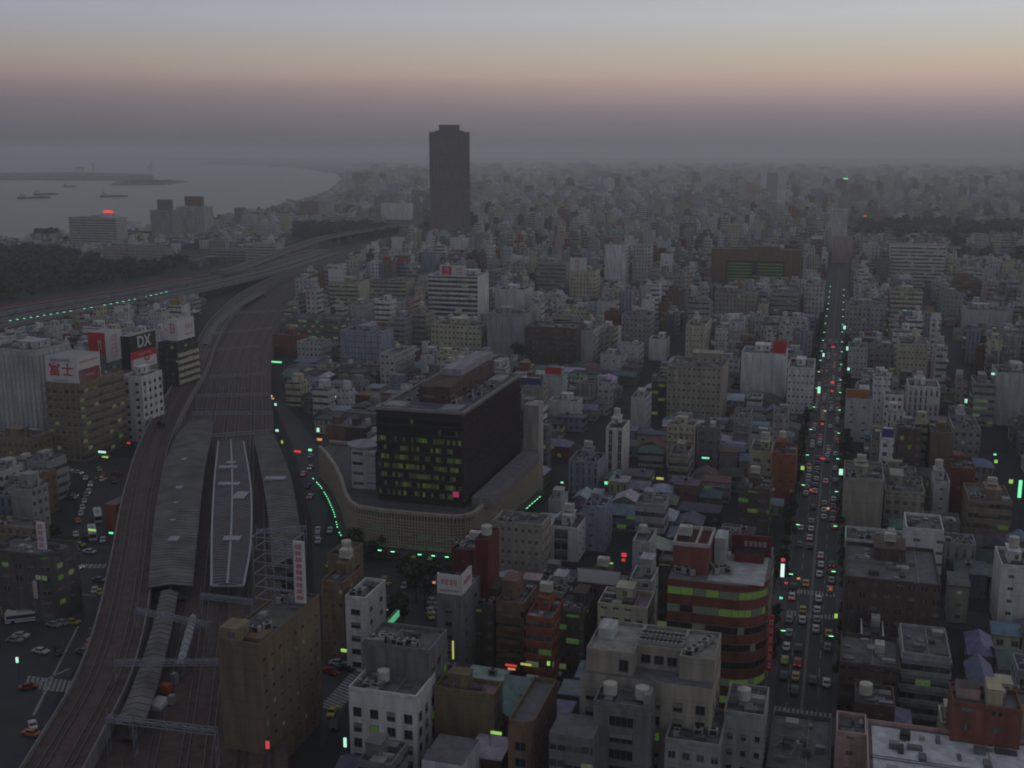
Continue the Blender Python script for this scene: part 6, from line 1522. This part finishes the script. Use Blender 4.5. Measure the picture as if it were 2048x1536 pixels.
NS = [(1565, 1141, 10, 38, 'w', 16, 'tall pale upright light sign at the brick red office corner'), (1566, 1120, 10, 8, 'r', 16, 'red lamp head above the tall pale upright sign'), (1562, 1196, 8, 5, 'g', 6, 'small green light below the tall pale upright sign'),
      (1534, 1326, 11, 7, 'p', 5, 'bright pale lamp at the foot of the brick red office'), (1672, 1232, 8, 12, 'l', 8, 'lime square sign before the dark brown office'), (1605, 936, 9, 10, 'l', 12, 'lime sign by the rust orange office'), (1682, 944, 10, 16, 'p', 12, 'pale green upright sign at the large beige office'),
      (1638, 780, 7, 18, 'p', 14, 'pale upright sign beside the big white bank wing'), (1689, 655, 6, 9, 'p', 12, 'pale sign far up the avenue on its far side'), (1695, 697, 6, 10, 'p', 12, 'pale green sign beside the plain west office'), (1697, 738, 6, 7, 'p', 10, 'lower pale green sign beside the plain west office'), (1647, 710, 5, 9, 'p', 12, 'pale sign on the bank side of the avenue'),
      (1665, 765, 9, 6, 'r', 4, 'red traffic light high up the avenue'), (1666, 694, 8, 4, 'r', 4, 'farther red traffic light up the avenue'), (1664, 782, 7, 4, 'r', 3, 'dim red light below the traffic light up the avenue'), (1650, 822, 6, 4, 'o', 4, 'orange light halfway up the avenue'), (1645, 848, 7, 4, 'r', 4, 'red light halfway up the avenue'), (1645, 917, 12, 4, 'r', 4, 'wide red light over the avenue queue'), (1622, 980, 7, 5, 'r', 3, 'red light in the avenue queue by the lime sign'), (1656, 1017, 7, 5, 'o', 4, 'orange light over the avenue by the beige office'),
      (1572, 1166, 8, 4, 'r', 4, 'red light at the kerb below the upright sign'), (1597, 1157, 8, 4, 'o', 3, 'orange light among the queue cars'), (1661, 1178, 8, 4, 'r', 4, 'red light at the far kerb by the cross street'), (1695, 787, 5, 24, 'r', 14, 'dim red upright sign on the orange crowned office'),
      (1052, 1329, 32, 5, 'y', 5, 'long yellow neon strip along the brown shop row'), (1022, 1331, 34, 5, 'r', 5, 'red and orange neon strip beside the yellow one'), (1023, 1338, 22, 4, 'o', 4, 'orange neon strip below the red one'), (1097, 1327, 8, 12, 'l', 6, 'lime upright sign ending the yellow neon strip'), (906, 1300, 4, 56, 'y', 17, 'tall yellow upright sign on the flank of the cluttered office'),
      (1248, 1110, 14, 10, 'r', 7, 'bright red neon mark among the tin roofs'), (1247, 1120, 9, 8, 'r', 5, 'lower red neon mark among the tin roofs'), (1217, 1126, 26, 3, 'l', 6, 'thin lime strip left of the red neon mark'), (1320, 957, 20, 6, 'y', 5, 'yellow sign among the low houses beside the five banded office'), (1226, 965, 26, 4, 'o', 5, 'orange strip light in the low house quarter'), (1212, 966, 8, 8, 'g', 5, 'green square light beside the orange strip'), (1232, 972, 8, 5, 'p', 4, 'pale green light below the orange strip'),
      (1124, 965, 7, 4, 'g', 4, 'green light between podium and low houses'), (1070, 938, 16, 4, 'p', 8, 'pale green strip at the podium corner'), (1074, 958, 16, 5, 'g', 4, 'dim green strip below the podium corner'), (1063, 796, 6, 11, 'g', 8, 'green upright light behind the black block'), (1043, 785, 7, 5, 'r', 8, 'red light behind the black block'), (1085, 778, 5, 4, 'p', 8, 'pale green light farther behind the black block'), (1179, 904, 9, 4, 'o', 6, 'orange light by the slotted white building'),
      (1411, 916, 20, 4, 'g', 8, 'green strip of light beyond the five banded office'), (1440, 958, 16, 4, 'r', 5, 'red sign in the low houses by the rust orange office'), (553, 724, 30, 4, 'g', 6, 'bright green strip of lights at the yard edge'), (541, 792, 9, 5, 'w', 5, 'warm bright light at the station street end'), (545, 797, 9, 4, 'o', 4, 'orange light just below the warm bright one'), (551, 809, 6, 6, 'p', 4, 'pale green light on the station street'), (531, 818, 6, 4, 'g', 4, 'green light at the track side of the station street'), (554, 861, 8, 6, 'p', 4, 'pale green light near the last platform roof'), (547, 880, 5, 4, 'g', 4, 'green light beside the last platform roof'), (564, 884, 5, 8, 'y', 4, 'yellow light beside the last platform roof'),
      (664, 793, 22, 5, 'w', 10, 'bright pale panel on a low roof behind the disc roofed wing'), (636, 860, 7, 11, 'p', 9, 'pale green upright sign before the podium'), (667, 862, 6, 16, 'y', 10, 'yellow upright dotted sign before the podium'), (670, 873, 6, 4, 'p', 7, 'pale lamp under the yellow dotted sign'), (639, 879, 14, 6, 'o', 6, 'orange neon at the tip of the podium'), (595, 903, 20, 6, 'r', 5, 'dim red neon above the station street'), (620, 900, 10, 6, 'g', 5, 'green neon above the station street'),
      (338, 793, 9, 8, 'p', 8, 'pale green light at the foot of the white slab'), (204, 904, 22, 5, 'p', 7, 'pale lit panel at the foot of the banded office'), (210, 914, 18, 4, 'l', 4, 'lime strip below the pale lit panel'), (257, 886, 9, 4, 'r', 5, 'red light beside the banded office'), (228, 744, 14, 6, 'w', 14, 'pale sign between the red sign and the DX office'), (685, 646, 7, 5, 'w', 12, 'pale rooftop light by the green banded office'), (685, 640, 7, 4, 'w', 15, 'upper pale rooftop light by the green banded office'),
      (184, 1060, 22, 5, 'l', 4, 'lime lit counter beside the bus lanes'), (222, 1066, 12, 4, 'g', 4, 'green light against the viaduct by the bus lanes'), (34, 1320, 6, 14, 'p', 5, 'pale green upright light at the near street corner'), (28, 1185, 14, 8, 'g', 5, 'dim green shopfront under the dark corner shop'), (655, 1274, 14, 5, 'y', 6, 'yellow light under the dark corner office'), (678, 1286, 18, 8, 'r', 5, 'red neon shopfront under the dark corner office'), (688, 1301, 18, 8, 'l', 4, 'lime shopfront by the parked cars'),
      (868, 1165, 8, 5, 'o', 8, 'orange lamp beside the two faced billboard'), (690, 1485, 8, 28, 'p', 7, 'pale green shopfront at the foot of the four bay office'), (535, 1490, 10, 22, 'r', 10, 'red upright sign at the foot of the brown office'), (992, 1466, 34, 8, 'l', 7, 'lime glowing sign in the near back street'), (1120, 1450, 8, 14, 'g', 5, 'dim green light by the round cornered brown block'),
      (2040, 978, 8, 46, 'g', 16, 'tall green upright sign at the edge of the view'), (2022, 963, 9, 10, 'l', 10, 'lime sign beside the tall green upright one'), (1932, 802, 6, 10, 'p', 12, 'pale green sign in the west district'), (1992, 748, 22, 5, 'p', 22, 'pale green roof light by the blank pale tower'), (1811, 868, 6, 5, 'g', 6, 'green light in the west low houses'), (1990, 909, 6, 4, 'g', 6, 'green light in the west street'), (1992, 923, 7, 8, 'l', 6, 'lime light in the west street'), (1772, 470, 7, 4, 'g', 12, 'green light at the edge of the far trees'), (1967, 526, 10, 3, 'g', 12, 'green light beyond the white banded office'), (2035, 526, 9, 3, 'g', 12, 'last green light beyond the white banded office'), (1691, 357, 12, 4, 'g', 25, 'bright green light high on the horizon'), (1470, 346, 7, 2, 'g', 20, 'faint green light on the skyline'), (731, 311, 8, 2.4, 'g', 20, 'green light on the horizon above the bay shore'), (495, 318, 7, 2.2, 'g', 10, 'green light on the far shore of the bay'), (552, 455, 16, 7, 'g', 14, 'green lit sign inland of the shore'), (1730, 432, 8, 4, 'r', 16, 'faint red sign near the horizon'), (1157, 421, 7, 3, 'o', 14, 'small orange light on the northern slope'),
      (1375, 490, 8, 8, 'o', 16, 'cluster of orange lights by the mauve brown hotel'), (1388, 460, 4, 3, 'o', 16, 'single orange light above the mauve brown hotel'), (1810, 622, 9, 4, 'g', 10, 'green light in the west street near the cream apartments'), (1760, 604, 7, 4, 'g', 10, 'green light behind the wide grey office'), (1432, 630, 9, 3, 'g', 14, 'green window light below the mauve brown hotel')]
for x, y, wp, hp_, c, z, lab in NS:
    hp_ *= .72; wp *= .72
    X, Y = unp(x, y, z); D_ = math.hypot(X, Y)*1.02; w, h = max(.3, wp*D_/F), max(.3, hp_*D_/F)
    t = thing('lit_sign', lab, 'lit sign', (X, Y, 0), -A0)
    m = MB(); m.box(-w/2, w/2, -.15, .15, z-h/2, z+h/2, GM[c], bottom=True); obj('panel', m, t)
    m = MB(); m.bar((0, .25, 0), (0, .25, z), .08, steel); m.box(-w/2-.08, w/2+.08, .15, .3, z-h/2-.08, z+h/2+.08, steel, bottom=True); obj('post', m, t)
# green neon corner panels
for a, b, lab in (((727, 1256), (771, 1226), 'long slanting green neon fascia beside the small white office'), ((771, 1252), (798, 1222), 'shorter green neon fascia facing the square tree')):
    P_, Q_ = Vector((*unp(*a, 9), 9)), Vector((*unp(*b, 9), 9)); t = thing('neon_fascia', lab, 'lit sign', (P_.x, P_.y, 0), math.atan2((Q_-P_).y, (Q_-P_).x)); l = (Q_-P_).length
    m = MB(); m.box(0, l, -.1, .2, 7.7, 9.2, M('neon_soft_green', (.1, .2, .12), .5, emit=(.15, .7, .35), es=.45), bottom=True); m.box(.5, 2.2, -.12, -.1, 7.6, 9, GM['o'], bottom=True); obj('panel', m, t); m = MB(); m.box(0, l, .2, .8, 0, 9.5, FAC, C['green']); obj('wall', m, t)
X, Y = unp(735, 1172, 17); t = thing('ring_sign', 'round pale ring standing on a mast above the green neon office', 'sign', (X, Y, 0))
m = MB()
for i in range(24):
    a, b = 6.283*i/24, 6.283*(i+1)/24; m.bar((2.2*math.cos(a), 2.2*math.sin(a), 17), (2.2*math.cos(b), 2.2*math.sin(b), 17), .14, trim)
obj('ring', m, t); m = MB(); m.cyl(0, 0, .25, 0, 17, steel, n=8); m.cyl(0, 0, 2, 16.7, 16.95, signk, n=20); obj('mast', m, t)
# ================================================================ ON THE BAY
land = M('island_ground', (.05, .05, .045), .9)
for i, (P, lab, hh) in enumerate([([(-200, 362), (40, 360), (310, 362), (306, 350), (160, 345), (-200, 348)], 'long low island far out in the bay', 4), ([(222, 371), (330, 370), (372, 364), (300, 361), (235, 364)], 'narrow islet lying before the long island', 3), ([(62, 472), (100, 474), (128, 468), (110, 462), (72, 464)], 'small wooded islet close to the shore', 3),
    ([(400, 328), (520, 331), (600, 336), (670, 347), (690, 338), (600, 322), (420, 321)], 'far shore curving round the bay', 4)]):
    m = MB(); poly = [unp(x, y) for x, y in P]
    ar = sum(poly[k][0]*poly[(k+1) % len(poly)][1]-poly[(k+1) % len(poly)][0]*poly[k][1] for k in range(len(poly)))
    m.prism(poly if ar > 0 else poly[::-1], 0, hh, land); tag(obj('island', m), kind='structure')
forest('islet_trees', [[(70, 470), (100, 472), (122, 468), (108, 464), (76, 465)]], 40, 6, 10, 40)
forest('island_trees', [[(-100, 360), (40, 359), (300, 361), (300, 354), (160, 350), (-100, 352)], [(225, 369), (325, 368), (360, 364), (300, 363)]], 110, 8, 14, 26)
m = MB(); bz = [unp(x, y) for x, y in water_px[2:13]]
for i in range(len(bz)-1):
    a, b = Vector(bz[i]), Vector(bz[i+1]); e = (b-a).normalized(); nn = Vector((e.y, -e.x))*4; m.prism([a, b, b+nn, a+nn] if False else [a+nn, b+nn, b, a], 0, 2.6, concrete)
tag(obj('quay', m), kind='structure')
X, Y = unp(302, 345); t = thing('harbour_crane', 'dark slanting harbour crane at the tip of the long island', 'crane', (X, Y, 4))
m = MB()
for a in (-9, 9):
    for b in (-6, 6): m.bar((a, b, 0), (a*.5, b*.5, 32), 1.2, dkconc)
m.box(-14, 10, -6, 6, 30, 38, dkconc, bottom=True); obj('portal', m, t); m = MB(); m.bar((-30, 0, 12), (12, 0, 62), 2, dkconc); m.bar((0, 0, 38), (12, 0, 62), 1.5, dkconc); obj('boom', m, t)
X, Y = unp(187, 343); t = thing('lighthouse_tower', 'pale slim tower on the long island', 'tower', (X, Y, 4)); m = MB(); m.cyl(0, 0, 6, 0, 40, concrete, n=10, r2=3.5); obj('shaft', m, t); m = MB(); m.cyl(0, 0, 6, 40, 48, concrete, n=10); obj('lantern', m, t)
X, Y = unp(160, 343); t = thing('silo', 'pair of pale silos beside the slim island tower', 'silo', (X, Y, 4)); m = MB(); m.cyl(-14, 0, 13, 0, 24, concrete, n=16); m.cyl(14, 0, 13, 0, 24, concrete, n=16); obj('drum', m, t)
hull_ = M('ship_hull', lin(70, 60, 58), .6); hr = M('ship_red', lin(110, 62, 52), .6); dk = M('ship_deckhouse', lin(170, 170, 170), .6)
for x, y, L_, rz, hm_, lab in [(68, 397, 84, .5, hull_, 'dark cargo ship with its bow raised towards the islet'), (92, 390, 66, .4, hr, 'reddish barge behind the dark cargo ship'), (228, 394, 72, .3, hr, 'rust coloured freighter alone in mid bay'), (140, 374, 44, .2, hull_, 'small boat between the freighter and the long island')]:
    X, Y = unp(x, y); t = thing('ship', lab, 'ship', (X, Y, .3), rz); m = MB(); b = L_*.09
    lo_ = [(-L_/2, -b*.7), (L_*.35, -b*.8), (L_*.46, 0), (L_*.35, b*.8), (-L_/2, b*.7)]; hi_ = [(-L_/2-1, -b), (L_*.36, -b), (L_*.53, 0), (L_*.36, b), (-L_/2-1, b)]
    for i in range(5):
        j = (i+1) % 5; m.face([(*lo_[i], -.6), (*lo_[j], -.6), (*hi_[j], 4), (*hi_[i], 4)], hm_)
    m.face([(*p, 4) for p in hi_], hm_); obj('hull', m, t)
    m = MB(); m.box(-L_*.45, -L_*.25, -b*.7, b*.7, 4, 11, dk); m.cyl(-L_*.38, 0, 1.3, 11, 15, hm_, n=10); obj('deckhouse', m, t)
    m = MB(); m.bar((L_*.1, 0, 4), (L_*.1, 0, 15), .3, steel); m.bar((L_*.1, 0, 6), (L_*.3, 0, 13), .2, steel); m.box(-L_*.1, L_*.3, -b*.5, b*.5, 4, 5.4, hm_); obj('derrick', m, t)
# more trains of small things: huts and materials between the tracks
for x, y, w_, d_, h_, mt, lab in [(318, 1412, 3.4, 4.5, .9, busw, 'pale sheet covered stack between the tracks near the nearest gantry'), (332, 1384, 2.4, 2, 1.6, M('tarp_orange', lin(150, 90, 50), .8), 'orange covered stack between the tracks'), (350, 1368, 1.2, 1.2, 2.4, acm, 'small pale cabinet between the tracks'), (344, 1408, 1.4, 1.4, 1.8, acm, 'second small cabinet beside the sheet covered stack')]:
    X, Y = unp(x, y, ZR); t = thing('trackside_stack', lab, 'equipment', (X, Y, ZR), -A0); m = MB(); m.box(-w_/2, w_/2, -d_/2, d_/2, 0, h_, mt); m.box(-w_/2+.15, w_/2-.15, -d_/2+.15, d_/2-.15, h_, h_+.25, mt); obj('load', m, t); m = MB(); m.box(-w_/2-.15, w_/2+.15, -d_/2-.15, d_/2+.15, 0, .14, dkconc); obj('pallet', m, t)
